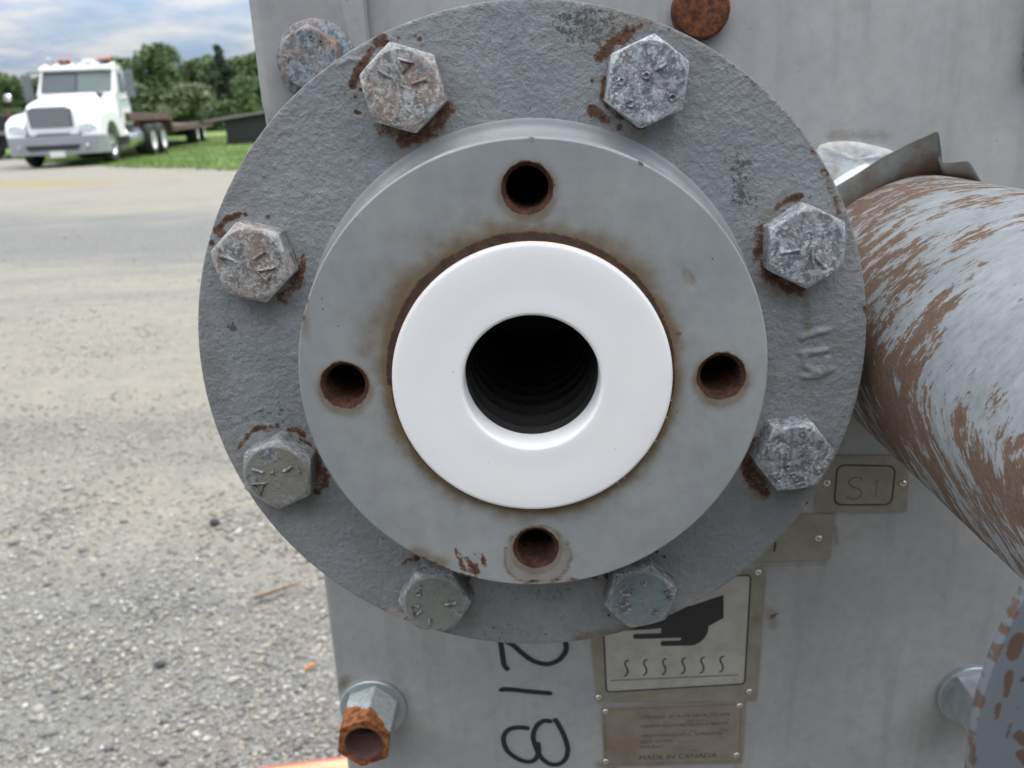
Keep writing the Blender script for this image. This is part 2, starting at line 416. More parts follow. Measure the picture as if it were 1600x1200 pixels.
def make_big_flange_mat():
    M = Mat('blue_grey_flange_paint')
    f = M.noise(130, 5, 0.66, M.mapped((1, 1, 0.6), 'Object', (0.5, 0.2, 1.1)))
    f2 = M.noise(430, 5, 0.7)
    rm = M.ramp(M.math('ADD', M.attr('rust'), M.math('ADD', M.math('MULTIPLY', M.math('SUBTRACT', f2, 0.5), 1.2), M.math('MULTIPLY', M.math('SUBTRACT', f, 0.5), 1.7))), 0.42, 0.62)
    rm = M.math('MULTIPLY', rm, M.ramp(M.attr('rust'), 0.02, 0.15))
    col = M.mix(M.noise(40, 4, 0.6), (0.125, 0.140, 0.163), (0.16, 0.174, 0.195))
    col = M.mix(M.math('MULTIPLY', rm, 0.85), col, M.mix(f2, (0.062, 0.030, 0.017), (0.135, 0.066, 0.034)))
    return M.done(col, 0.55, 0.0, M.bump(M.math('SUBTRACT', 1.0, rm), 0.5, 0.0003, M.bump(f2, 0.2, 0.0004)))
BIGFL = make_big_flange_mat()

def make_tag_metal(name, base, amount):
    M = Mat(name)
    n = M.noise(70, 5, 0.62); n2 = M.noise(25, 3, 0.5, off=(4, 4, 4))
    col = M.mix(M.ramp(n, 0.35, 0.7), base, tuple(x * 0.78 for x in base))
    col = M.mix(M.math('MULTIPLY', M.ramp(n2, 0.54, 0.72), amount), col, (0.16, 0.105, 0.06))
    return M.done(col, 0.48, 0.25, M.bump(M.noise(700, 3, 0.5), 0.15, 0.0002))
TAGMETAL = make_tag_metal('stained_plate_metal', (0.33, 0.305, 0.25), 0.45)
TAGBROWN = make_tag_metal('browned_plate_metal', (0.31, 0.27, 0.215), 0.45)
TAGWHITE = make_tag_metal('plate_white_field', (0.52, 0.50, 0.455), 0.18)
INK = simple('black_print', (0.028, 0.028, 0.03), 0.55, 0, 0.3, 80)
INKFADE = simple('faded_print', (0.075, 0.072, 0.062), 0.6, 0, 0.3, 150)
RIVET = simple('bright_rivet', (0.66, 0.59, 0.52), 0.22, 0.85, 0.15, 200)
MARKER = simple('black_marker', (0.014, 0.015, 0.02), 0.5, 0, 0.2, 90)
SHEET = Mat('torn_sheet_metal')
_c = SHEET.mix(SHEET.ramp(SHEET.noise(60, 5, 0.65), 0.4, 0.7), (0.19, 0.205, 0.195), (0.12, 0.095, 0.07))
_c = SHEET.mix(SHEET.ramp(SHEET.math('ADD', SHEET.attr('root'), SHEET.math('MULTIPLY', SHEET.noise(150, 5, 0.65), 0.5)), 0.55, 0.95), _c, (0.10, 0.046, 0.028))
SHEET = SHEET.done(_c, 0.5, 0.1, SHEET.bump(SHEET.noise(300, 4, 0.6), 0.3, 0.0006))
WHITEPAINT = simple('white_collar_paint', (0.78, 0.78, 0.77), 0.5, 0, 0.05, 40)
WELD = Mat('pale_weld_paint')
WELD = WELD.done(WELD.mix(WELD.ramp(WELD.noise(130, 5, 0.6), 0.4, 0.72), (0.55, 0.58, 0.61), (0.40, 0.38, 0.34)), 0.55, 0, WELD.bump(WELD.noise(180, 4, 0.6), 0.6, 0.0015))
DARKSTEEL = simple('dark_machine_steel', (0.12, 0.125, 0.13), 0.6, 0.0, 0.2, 10)

# ======================================================== THE HEAT EXCHANGER
# all machine coordinates below are millimetres from the nozzle axis at the hub face
ROOT = (0.076, 0.45, 0.15)
machine = empty('heat_exchanger', ROOT)
tag(machine, 'grey bolted plate heat exchanger with white lined round flange and rust stains', 'heat exchanger')
ML = (-ROOT[0], -ROOT[1], H - ROOT[2])

def surf(name, verts, faces, mat, parent=machine, attrs=None, uv=None, smooth=True, sharp=None):
    v = np.asarray(verts, dtype=float) * MM
    return mesh_obj(name, v, faces, mat, parent, ML if parent is machine else (0, 0, 0), smooth, attrs, uv, sharp)
def mbuild(mb, name, mat, parent=machine, **kw):
    return mb.build(name, mat, parent, ML if parent is machine else (0, 0, 0), scale=MM, **kw)

def grid_faces(nr, nc, wrap):
    i = np.arange(nr - 1)[:, None]; k = np.arange(nc if wrap else nc - 1)[None, :]
    k2 = (k + 1) % nc
    return np.stack([i * nc + k, i * nc + k2, (i + 1) * nc + k2, (i + 1) * nc + k], -1).reshape(-1, 4)

def stamps(x, z, strokes):
    """strokes: (points, half width, softness, strength)"""
    out = np.zeros(np.shape(x))
    for pts, w, soft, st in strokes:
        wob = 0.35 * w * fbm(x / (1.2 * w + 1.5), z / (1.2 * w + 1.5), 2, 91)
        d = dist_poly(x, z, pts) + wob
        out = np.maximum(out, st * (1 - sstep(0.35 * w, w + 1.5 * soft, d)))
    return out

# ---- lower flange (cast, bolted)
FX, FZ, FR, FY = -0.7, -2.6, 117.9, 30.0
BX, BZ, BR = -0.7, -2.6, 99.9
BOLT_ANG = [111.4, 66.6, 22.6, -21.4, -67.2, -113.3, -158.3, 156.3]
def flange_mesh():
    nt = 1300
    rr = np.concatenate([np.linspace(73.0, FR - 0.9, 78), [FR - 0.25, FR, FR, FR]])
    yy = np.concatenate([np.full(78, FY), [FY + 0.2, FY + 0.9, FY + 12, FY + 24]])
    th = np.linspace(0, 2 * np.pi, nt, endpoint=False)
    R, T = np.meshgrid(rr, th, indexing='ij'); Y = np.repeat(yy[:, None], nt, 1)
    # centre slides from the hub axis to the flange axis
    k = sstep(78, 100, R)
    X = R * np.cos(T) + FX * k; Z = R * np.sin(T) + FZ * k
    face = (np.arange(len(rr)) < 78)[:, None] * np.ones_like(R)
    fade = sstep(79.0, 83, R) * sstep(0, 2.5, FR - R + 0.4) * face
    h = 0.10 * fbm(X / 2.6, Z / 2.6, 3, 3) + 0.13 * fbm(X / 7.5, Z / 7.5, 2, 11)
    h += 0.10 * np.maximum(0, fbm(X / 1.9, Z / 1.9, 2, 21) - 0.15) * 2
    cast = [[(94.45, 2.49), (97.47, 3.77), (103.13, 4.94)], [(95.04, -3.12), (98.81, -2.79), (103.46, -2.5)], [(96.06, -5.04), (96.47, -7.89), (98.37, -9.38), (101.77, -9.98), (103.66, -8.15), (103.89, -5.33)], [(96.05, -11.68), (101.67, -11.64), (105.34, -9.63)]]
    for c in cast:
        d = dist_poly(X, Z, c); h += 0.75 * (1 - sstep(0.2, 1.9, d))
    # paint lump and nicks by the first bolt
    d = dist_poly(X, Z, [(-57.37, 98.67), (-54.77, 99.9), (-51.71, 99.77), (-50.56, 98.95)]); h += 0.45 * (1 - sstep(0.1, 1.2, d))
    Y = Y - h * fade
    rust = stamps(X, Z, [
        ([(-44.03, 105.31)], 2.3, 1.0, 1.0), ([(-45.52, 104.62), (-43.08, 104.51)], 1.7, .8, .95), ([(-47.35, 102.43), (-49.72, 99.11), (-52.03, 96.52), (-53.86, 92.74)], 1.15, .9, .95),
        ([(-54.12, 92.17)], 1.3, .6, .9), ([(-53.87, 88.45)], .7, .5, .95), ([(-54.12, 83.93), (-52.7, 83.48)], .5, .4, .95), ([(-51.99, 90.72)], .5, .4, .9),
        ([(-44.53, 78.96), (-40.97, 76.41), (-36.85, 75.43), (-32.51, 77.26), (-26.83, 80.62), (-25.37, 83.72)], 2.2, 2.6, .78), ([(-31.87, 104.78)], .8, .5, .85), ([(-38.52, 105.45)], .45, .4, .85), ([(-31.17, 103.25)], .5, .4, .8), ([(-24.34, 86.63)], .5, .4, .9), ([(-33.2, 105.97)], .5, .3, .75),
        ([(33.68, 104.58), (31.27, 102.82), (28.65, 100.68), (26.42, 98.52), (24.79, 97.07)], 1.5, 1.0, .92), ([(34.68, 104.91), (32.07, 101.29)], 1.2, .9, .75), ([(35.68, 104.86), (37.87, 105.7)], .8, .6, .9),
        ([(27.17, 90.28), (26.52, 84.49), (27.94, 81.89), (32.67, 78.94), (37.85, 75.55)], 1.3, 1.2, .82), ([(22.99, 81.31), (25.45, 79.63), (27.09, 78.38)], 1.8, 1.0, .86), ([(22.36, 80.55)], .7, .5, .9), ([(31.22, 75.63)], .9, .7, .85), ([(22.48, 90.29)], .45, .5, .95), ([(35.78, 74.24)], .7, .8, .6),
        ([(83.47, 47.93), (85.9, 49.72), (90.87, 51.2)], .95, .6, .95), ([(94.04, 50.86)], .4, .25, 1.0),
        ([(79.22, 40.04), (78.9, 33.59), (81.65, 26.26), (86.6, 23.19), (92.86, 20.28)], 2.0, 1.6, .86),
        ([(79.39, -36.08), (77.39, -43.11), (81, -50.17), (85.1, -56.82)], 2.2, 1.5, .8), ([(77.39, -48.24), (80.22, -53.52), (83.13, -55.18)], 1.4, .8, .85), ([(101, -61.82)], .8, .4, .95),
        ([(21.53, -90.95)], 1.2, .6, .9), ([(25.98, -90.24)], 1.0, .7, .8), ([(44.83, -80.24)], .7, .4, .9), ([(48.03, -82.55)], .5, .4, .85), ([(26.62, -107.75)], .55, .3, 1.0), ([(-53.96, -107.37)], .6, .5, .8),
        ([(-48.81, -80.88), (-46.75, -79.83)], 1.2, .6, .95), ([(-52.39, -82.16), (-49.78, -80.57)], .5, .5, .7), ([(-27.82, -89.98), (-26.65, -95.72)], 1.3, 1.2, .7),
        ([(-108.45, -30.84), (-106.19, -28.38), (-103.94, -25.93), (-100.63, -24.28), (-97.13, -24.65), (-93.97, -24.01)], .85, .6, .82), ([(-98.34, -24.86)], 1.4, .6, .8), ([(-89.45, -25.67), (-86.59, -25.52), (-84.74, -27.86)], 1.0, .7, .86), ([(-85.93, -29.84), (-82.92, -32.49)], .9, .7, .8), ([(-109.62, -32.34)], .5, .4, .8),
        ([(-81.32, -35.1), (-80.69, -42.1), (-82.07, -49.91)], 1.6, 1.2, .75), ([(-78.62, -42.95), (-77.77, -46.11), (-79.75, -48.67)], 1.4, .9, .72),
        ([(-105.77, 47.32), (-103.76, 48.97), (-102.38, 50.85), (-100.47, 51.84), (-97.34, 52.36)], .85, .7, .85), ([(-105.11, 47.29), (-103.05, 46.34)], 1.5, 1.0, .8), ([(-94.67, 52.68)], .6, .4, .85), ([(-87.16, 51.74)], .9, .4, .9),
        ([(-76.67, 37.44), (-77.37, 35.26), (-77.94, 32.4)], .9, .7, .8), ([(-81.32, 39.16), (-79.8, 33.58), (-81.46, 29.18)], 1.5, 1.1, .8), ([(-86.09, 24.4), (-81.79, 26.49), (-79.23, 29.1)], 2.0, 1.3, .72), ([(-107.68, 43.48)], .9, .5, .8),
        ([(97.24, 59), (101.29, 52.24), (104.31, 45.84)], .8, .8, .55), ([(117.94, 6.91), (115.24, 12.7)], .5, .5, .6)])
    edge = sstep(2.6, 0.0, FR - R + 0.0) * face
    ang = np.degrees(np.arctan2(Z, X))
    rust = np.maximum(rust, edge * 0.62 * sstep(5, 25, ang) * (1 - sstep(70, 84, ang)))
    rust = np.maximum(rust, sstep(1.2, 0.0, FR - R) * face * 0.35)
    stain = stamps(X, Z, [
        ([(-114.24, 2.66), (-114.48, -21.78), (-110.17, -41.1)], 2, 7, .35), ([(-113.2, 16.71), (-113.04, -4.59)], 1, 4, .3), ([(91.14, 19.9), (94.75, 17.98), (96.47, 5.42)], .6, 2.2, .6), ([(85.75, 48.68), (80.74, 43.61)], 3, 3.5, .45),
        ([(-37.4, 73.84), (-41.77, 72)], 4, 6, .42), ([(-29.8, 76.95), (-35.58, 70.12)], 3, 6, .3), ([(37.86, 74.16), (34.75, 72.88)], 3, 4, .45), ([(20.7, 108.48), (29.68, 107.16), (39.69, 103.95), (55.92, 94.8)], 4, 6, .3), ([(30.65, 95.87), (27.65, 102.6)], 5, 4, .38),
        ([(14.88, -118.89), (26.31, -116.26), (41.44, -113.17), (48.93, -109.59)], 1.6, 2.4, .7), ([(-87.35, 80.33), (-80.27, 86.01)], 8, 14, .22), ([(-103.3, 51.96), (-94.66, 66.36), (-80.79, 82.06)], 4, 6, .3), ([(-88.56, 22.67), (-82.13, 20.14)], 3, 6, .25),
        ([(101.77, 45.94), (108.12, 32.88)], 2, 5, .38), ([(-49.69, -79.45), (-37.73, -85.43)], 3, 3, .3), ([(81.31, -56.69), (74.76, -69.76)], 2, 8, .16), ([(-7.9, -115.25), (-71.3, -97.23)], 1, 2, .3)])
    stain = np.maximum(stain, 0.42 * sstep(2.2, 0, FR - R) * face)
    stain = np.maximum(stain, 0.62 * np.exp(-np.maximum(FR - R, 0) / 3.2) * (sstep(-12, 15, ang) * (1 - sstep(72, 90, ang)) + 0.5 * sstep(150, 175, ang) + 0.5 * (ang < -140)) * (0.6 + 0.5 * fbm(X / 10, Z / 10, 3, 55)) * face)
    stain = np.maximum(stain, stamps(X, Z, [([(81.83, 22.93), (89.75, 17.72)], 3, 4, .55), ([(75.79, -38.48), (82.5, -56.73)], 3, 4, .4), ([(23.63, 102.77), (32.68, 106.11), (38.67, 106.77)], 4, 5, .45), ([(-52.67, 100.38), (-55.7, 90.87)], 2, 4, .3)]))
    for k_, ba in enumerate(BOLT_ANG):                    # weeping below each bolt head
        bx_, bz_ = BX + BR * math.cos(math.radians(ba)), BZ + BR * math.sin(math.radians(ba))
        for q_ in range(3):
            ox_ = (q_ - 1) * 5 + 2.5 * math.sin(k_ * 3.7 + q_ * 2.1); L_ = 4 + 6 * abs(math.sin(k_ * 1.9 + q_))
            stain = np.maximum(stain, stamps(X, Z, [([(bx_ + ox_, bz_ - 11), (bx_ + ox_ * 1.03, bz_ - 11 - L_)], 0.8, 3.0, 0.22 + 0.16 * abs(math.sin(k_ * 2.3 + q_ * 1.3)))]))
        dd_ = np.hypot(X - bx_, Z - bz_); stain = np.maximum(stain, 0.30 * np.exp(-np.maximum(dd_ - 13.5, 0) / 2.0) * (0.5 + 0.5 * fbm(X / 9, Z / 9, 2, 63)) * face)
    speck = stamps(X, Z, [([(15.68, 107.77), (21.67, 106.58), (30.67, 104.34)], 4, 6, .72), ([(69.31, 62.78), (71.71, 55.5), (73.02, 49.61)], 2.5, 4.5, .72), ([(-101.36, -20.99), (-91.81, -20.08), (-89.84, -23.15)], 5, 5, .5), ([(-104.49, 14.07)], 2, 2, .7), ([(-21.8, -113.35), (13.69, -114.41)], 5, 5, .42), ([(-18.47, -97.41), (9.06, -95.39)], 5, 5, .42), ([(-84.5, 70.07), (-76.85, 79.9)], 10, 10, .3), ([(56.74, 64.31), (62.94, 66.09)], 6, 9, .35), ([(-66.43, 19.55), (-76.47, 10.69)], 3, 4, .35)])
    pale = stamps(X, Z, [([(58.77, -103.22), (66.07, -98.57)], 2.5, 3, .62), ([(62.01, -85.77), (59.93, -99.81)], .8, 1.0, .5), ([(-58.53, -104.3), (-55.66, -106.44)], 3, 2, .85), ([(110.68, -70.93), (112.44, -62.99)], .8, .8, .55), ([(-3.71, 100.18), (-7.56, 82.98)], .6, .8, .5), ([(100.99, -34.32), (107.15, -24.64)], .6, .8, .5), ([(-81.99, 2.66), (-81.27, -0.94)], .8, .8, .7), ([(-62.82, 73.27), (-57.97, 79.12)], .5, .7, .4), ([(-47.4, 70.6)], 1.0, .6, .6), ([(-96.85, 14.94)], .7, .4, .75)])
    v = np.stack([X, Y, Z], -1).reshape(-1, 3)
    return surf('flange', v, grid_faces(len(rr), nt, True), PAINT_CAST,
                attrs={'rust': rust.ravel(), 'stain': stain.ravel(), 'speck': speck.ravel(), 'pale': pale.ravel()}, sharp=50)
flange = flange_mesh()

# ---- raised hub ring with four tapped holes
HOLE_R, HOLE_C = 7.15, 60.3
HROT = math.radians(-0.64)
def hub_mesh():
    RO, RI = 74.3, 40.0
    V, Fs, base = [], [], 0
    for q in range(4):
        a0 = q * np.pi / 2 + HROT
        arc = np.linspace(-np.pi / 4, np.pi / 4, 61)
        rad = np.linspace(RO, RI, 30)
        out = [(RO * np.cos(t), RO * np.sin(t)) for t in arc]
        out += [(r * np.cos(np.pi / 4), r * np.sin(np.pi / 4)) for r in rad[1:]]
        out += [(RI * np.cos(t), RI * np.sin(t)) for t in arc[::-1][1:]]
        out += [(r * np.cos(np.pi / 4), -r * np.sin(np.pi / 4)) for r in rad[::-1][1:-1]]
        out = np.array(out); c = np.array([HOLE_C, 0.0]); d = out - c; L = np.hypot(d[:, 0], d[:, 1])
        ts = np.concatenate([[0.0, 0.015, 0.04], np.linspace(0.08, 1, 34)])
        rings = []
        for t in ts:
            rr = HOLE_R + 0.55 + (L - HOLE_R - 0.55) * t
            rings.append(c + d / L[:, None] * rr[:, None])
        ring = np.array(rings); n = len(out)
        P = np.zeros(ring.shape[:2] + (3,)); ca, sa = np.cos(a0), np.sin(a0)
        P[..., 0] = ring[..., 0] * ca - ring[..., 1] * sa; P[..., 2] = ring[..., 0] * sa + ring[..., 1] * ca
        V.append(P.reshape(-1, 3)); Fs.append(grid_faces(len(ts), n, True) + base); base += len(ts) * n
    # edge, side and root fillet
    n = 480; th = np.linspace(0, 2 * np.pi, n, endpoint=False)
    prof = [(74.3, 0.0), (74.62, 0.08), (74.85, 0.3), (74.95, 0.65), (75.0, 6), (75.0, 14), (75.0, 25.6)]
    for k in range(1, 9):
        a = k / 8 * np.pi / 2
        prof.append((75.0 + 3.6 * (1 - math.cos(a)), 25.6 + 4.1 * math.sin(a)))
    prof.append((79.6, 29.9)); prof.append((80.6, 30.4))
    pr = np.array(prof)
    P = np.stack([pr[:, 0:1] * np.cos(th), np.repeat(pr[:, 1:2], n, 1), pr[:, 0:1] * np.sin(th)], -1)
    V.append(P.reshape(-1, 3)); Fs.append(grid_faces(len(pr), n, True) + base)
    v = np.concatenate(V); x, z = v[:, 0], v[:, 2]; r = np.hypot(x, z); ang = np.degrees(np.arctan2(z, x))
    front = v[:, 1] < 0.5
    stain = np.zeros(len(v)); rust = np.zeros(len(v))
    # bleed round the white liner: widest at upper left
    wd = 3.0 + 6.5 * np.exp(-((ang - 140) / 42) ** 2) + 3.4 * np.exp(-((ang - 55) / 40) ** 2) + 1.6 * np.exp(-(((ang + 360) % 360 - 190) / 30) ** 2) + 1.0 * np.exp(-((ang + 90) / 60) ** 2)
    wd = wd * (1 + 0.45 * fbm(x / 9, z / 9, 3, 5))
    stain = np.maximum(stain, 1.35 * np.exp(-np.maximum(r - 45.2, 0) / wd) * front)
    wr = 0.7 + 1.5 * np.exp(-((ang - 95) / 55) ** 2) + 0.8 * np.exp(-((ang - 160) / 40) ** 2)
    rust = np.maximum(rust, (1 - sstep(wr * 0.6, wr * 1.5, r - 44.9)) * front * (0.85 + 0.75 * sstep(-30, 30, ang)))
    for q in range(4):
        a = q * math.pi / 2 + HROT; hx, hz = HOLE_C * math.cos(a), HOLE_C * math.sin(a)
        d = np.hypot(x - hx, z - hz); dn = np.hypot(x - hx, z - hz + 1.5)
        stain = np.maximum(stain, 0.75 * np.exp(-np.maximum(dn - 8.6, 0) / 1.9) * front)
        rust = np.maximum(rust, 0.80 * (1 - sstep(7.6, 8.6, d)) * front)
        if q == 3:
            w = 1.1 * fbm(x / 5, z / 5, 2, 8)
            d2 = np.hypot((x - hx - 0.3) / 1.02, (z - hz + 3.4)) + w
            blot = 1 - sstep(11.4, 12.0, d2)
            stain = np.maximum(stain, front * (0.50 * blot + 0.5 * np.exp(-((d2 - 11.5) / 0.45) ** 2)))
    rust = np.maximum(rust, front * stamps(x, z, [([(-28.23, -59.9), (-27.58, -63.65)], .4, .5, .8), ([(-27.06, -62.42), (-26.48, -67.44)], .6, .6, .8), ([(-24.06, -64.01), (-23.11, -66.79)], .8, .7, .85), ([(-21.45, -68.86), (-22, -66.83)], 1.3, .8, .85), ([(-23.67, -68.79), (-25.18, -67.99)], .8, .6, .75),
        ([(-19.18, -63.66), (-18.48, -67.19)], .6, .4, .95), ([(-22.18, -62.07), (-18.89, -62.43)], .35, .4, .75), ([(-39.94, -63.01), (-31.44, -68.55), (-22.73, -71.86)], .7, .9, .72), ([(-71.56, 25.11), (-71.38, 23.25)], .8, .7, .85), ([(-68.92, 30.33), (-69.51, 28.72)], .8, .7, .85), ([(-4.98, -73.43), (12.8, -72.96)], .5, .6, .55), ([(2.38, 74.71)], .7, .5, .8), ([(46.42, 13.89)], .9, .6, .8), ([(33.75, 66.54), (34.69, 65.58)], .4, .4, .7)]))
    stain = np.maximum(stain, front * stamps(x, z, [([(-42.01, -61.2), (-33.44, -65.21)], 1.5, 3, .7), ([(2.38, 74.53)], 1, 2, .4), ([(48.39, 32.27), (49.21, 30.65)], 1.5, 1.5, .6), ([(-47.91, -52.38), (-31.23, -65.28), (-9.33, -71.01), (12.85, -70.44)], 5, 14, .2), ([(-58.01, -21.32), (-42.95, -45.27)], 6, 20, .14), ([(-71.36, 26.75), (-71.14, 18.47)], 1, 2.5, .5), ([(39.22, -62.54), (26.16, -52.35)], 4, 12, .2), ([(-23.35, 54.49), (15.07, 52.96), (38.21, 34.64)], 6, 16, .22), ([(-40.26, 37.66), (-47.55, 0.57)], 4, 14, .22), ([(50.2, 22.16), (47.19, -24.95)], 3, 10, .2), ([(-0.38, 50.72), (1.38, 45.84)], 6, 6, .35)]))
    side = (~front) & (v[:, 1] > 24)
    pale = stamps(x, z, [([(51.04, -55.58), (56.26, -49.73)], 1.6, 1.6, .6), ([(54.47, -63.03), (60.51, -48.67)], .5, .8, .4), ([(59.87, 38.12), (61.62, 32.75), (63.69, 29.69)], .8, .6, .5), ([(47.98, 33.47), (50.4, 30.2)], .5, .4, .9), ([(-51.33, 53.69), (-49.49, 54.57)], .5, .6, .8), ([(53.53, 43.22)], .9, .6, .5)])
    rs_ = np.random.default_rng(12)
    for k_ in range(26):                                  # fine handling scratches
        a_, r_ = rs_.random() * 6.283, 47 + 26 * rs_.random(); t_ = rs_.random() * 3.14; L_ = 1.5 + 5 * rs_.random()
        c_ = (r_ * math.cos(a_), r_ * math.sin(a_)); pale = np.maximum(pale, stamps(x, z, [([(c_[0] - L_ * math.cos(t_), c_[1] - L_ * math.sin(t_)), c_, (c_[0] + L_ * math.cos(t_ + .2), c_[1] + L_ * math.sin(t_ + .2))], .12, .35, .35 + .3 * rs_.random())]))
    speck = stamps(x, z, [([(27.53, 58.11), (36.07, 57.76)], 3, 4, .3)])
    # thin scratch
    d = dist_poly(x, z, [(46.98, 34.3), (48.79, 31.86), (50.62, 29.2)]); v[:, 1] += np.where(front, 0.25 * (1 - sstep(0.4, 1.1, d)), 0)
    return surf('hub', v, np.concatenate(Fs), PAINT_HUB, flange, attrs={'rust': rust, 'stain': stain, 'speck': speck, 'pale': pale}, sharp=40)
hub = hub_mesh()
for q in range(4):
    a = q * math.pi / 2 + HROT; c = (HOLE_C * math.cos(a), 0, HOLE_C * math.sin(a))
    prof = [(HOLE_R + 0.56, -0.02), (HOLE_R + 0.30, 0.10), (HOLE_R - 0.1, 0.7)]
    y = 0.9
    while y < 24: prof += [(HOLE_R - 0.7, y + 0.35), (HOLE_R - 0.1, y + 1.15)]; y += 1.6
    prof += [(HOLE_R - 1, 26), (0.05, 28)]
    mbuild(MB().lathe(prof, 'y', c, 56), 'tapped_hole', RUST_DARK, hub, smooth=True, sharp=60)

# ---- white liner face, black bore tube behind it
def liner_mesh():
    n = 320; th = np.linspace(0, 2 * np.pi, n, endpoint=False)
    pr = [(44.5, 5.0), (44.6, 1.0), (44.56, -1.9), (44.35, -2.45), (43.95, -2.75), (43.2, -2.82), (40, -2.84), (36, -2.82), (33, -2.76), (30.5, -2.68), (28.5, -2.66), (26.5, -2.68), (24.4, -2.68)]
    for k in range(0, 10):
        a = k / 9 * math.pi / 2
        pr.append((23.2 - 1.3 * math.sin(a), -2.66 + 1.3 * (1 - math.cos(a))))
    pr += [(21.9, 3.0), (21.9, 9.0)]
    pr = np.array(pr)
    P = np.stack([pr[:, 0:1] * np.cos(th), np.repeat(pr[:, 1:2], n, 1), pr[:, 0:1] * np.sin(th)], -1)
    dent = 0.12 * fbm(P[..., 0] / 22, P[..., 2] / 22, 2, 17); P[..., 1] += dent * (pr[:, 1:2] < 0)
    ang = np.degrees(np.arctan2(P[..., 2], P[..., 0]))
    rust = np.repeat((sstep(43.8, 44.55, pr[:, 0:1]) * 1.0), n, 1) * (0.08 + 0.30 * sstep(20, 60, ang) * (1 - sstep(150, 178, ang)))
    return surf('liner', P.reshape(-1, 3), grid_faces(len(pr), n, True), PTFE, attrs={'rust': rust.ravel()}, sharp=60)
liner = liner_mesh()
liner['label'] = 'white plastic liner face with round bore'
for k in range(7):                                      # little curls of plastic along the trimmed edge
    a = math.radians(random.choice([random.uniform(-60, 20), random.uniform(-120, -60)])); r0 = 44.4
    p0 = Vector((r0 * math.cos(a), -2.2, r0 * math.sin(a))); L = random.uniform(0.3, 0.8)
    p1 = p0 + Vector((math.cos(a) * L, -0.15, math.sin(a) * L)); p2 = p1 + Vector((-math.sin(a) * L * 0.5, -0.05, math.cos(a) * L * 0.5))
    mbuild(MB().tube([p0, p1, p2], [0.09, 0.06, 0.04], 5), 'edge_burr', PTFE, liner, smooth=True)
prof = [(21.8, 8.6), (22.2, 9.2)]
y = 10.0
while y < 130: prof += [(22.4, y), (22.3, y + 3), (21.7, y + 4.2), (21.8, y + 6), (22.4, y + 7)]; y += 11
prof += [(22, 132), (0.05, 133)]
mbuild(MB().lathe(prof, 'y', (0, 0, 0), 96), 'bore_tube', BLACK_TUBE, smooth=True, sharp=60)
mbuild(MB().lathe([(46, 54), (50, 56), (57, 70), (57, 142)], 'y', (0, 0, 0), 64), 'nozzle_neck', DARKSTEEL, smooth=True)

# ---- hexagon bolts
def hex_head(name, cx, cz, y_face, height, af, rot, mat, chamfer=0.955, parent=machine, seed=0, label=None):
    n = 120; th = np.linspace(0, 2 * np.pi, n, endpoint=False)
    rot = math.radians(rot); k = (th - rot) % (np.pi / 3) - np.pi / 6
    hexr = af / 2 / np.cos(k); hexr = np.minimum(hexr, af / 2 / math.cos(math.pi / 6) * 0.992)
    rc = af / 2 * chamfer
    rows = [(0.0, 0)]
    R = [np.full(n, rc * t) for t in (0.02, 0.25, 0.45, 0.62, 0.76, 0.87, 0.95, 1.0)]
    Yv = [np.zeros(n)] * 8
    fm = [np.ones(n)] * 7 + [np.full(n, 0.7)]; rim = [np.zeros(n)] * 7 + [np.full(n, 0.6)]
    drop = (hexr - rc) * math.tan(math.radians(27))
    R += [rc + (hexr - rc) * 0.5, hexr - 0.12, hexr, hexr, hexr, hexr]
    Yv += [drop * 0.5, drop, drop + 0.25, height * 0.4 + drop * 0.6, height * 0.8 + drop * 0.2, np.full(n, height)]
    fm += [np.zeros(n)] * 6; rim += [np.full(n, 0.5), np.full(n, 1.0), np.full(n, 0.9), np.full(n, 0.2), np.zeros(n), np.zeros(n)]
    R, Yv = np.array(R), np.array(Yv)
    X, Z = R * np.cos(th), R * np.sin(th)
    bump = 0.10 * fbm(X / 2.2 + seed * 7.3, Z / 2.2, 3, seed) + 0.06 * fbm(X / 0.9 + seed, Z / 0.9, 2, seed + 5)
    Yv = Yv + y_face - bump * (np.arange(len(R)) < 12)[:, None]
    P = np.stack([X + cx, Yv, Z + cz], -1).reshape(-1, 3)
    o = surf(name, P, grid_faces(len(R), n, True), mat, parent, attrs={'facemask': np.array(fm).ravel(), 'rim': np.array(rim).ravel()}, sharp=28)
    if label: o['label'] = label
    return o
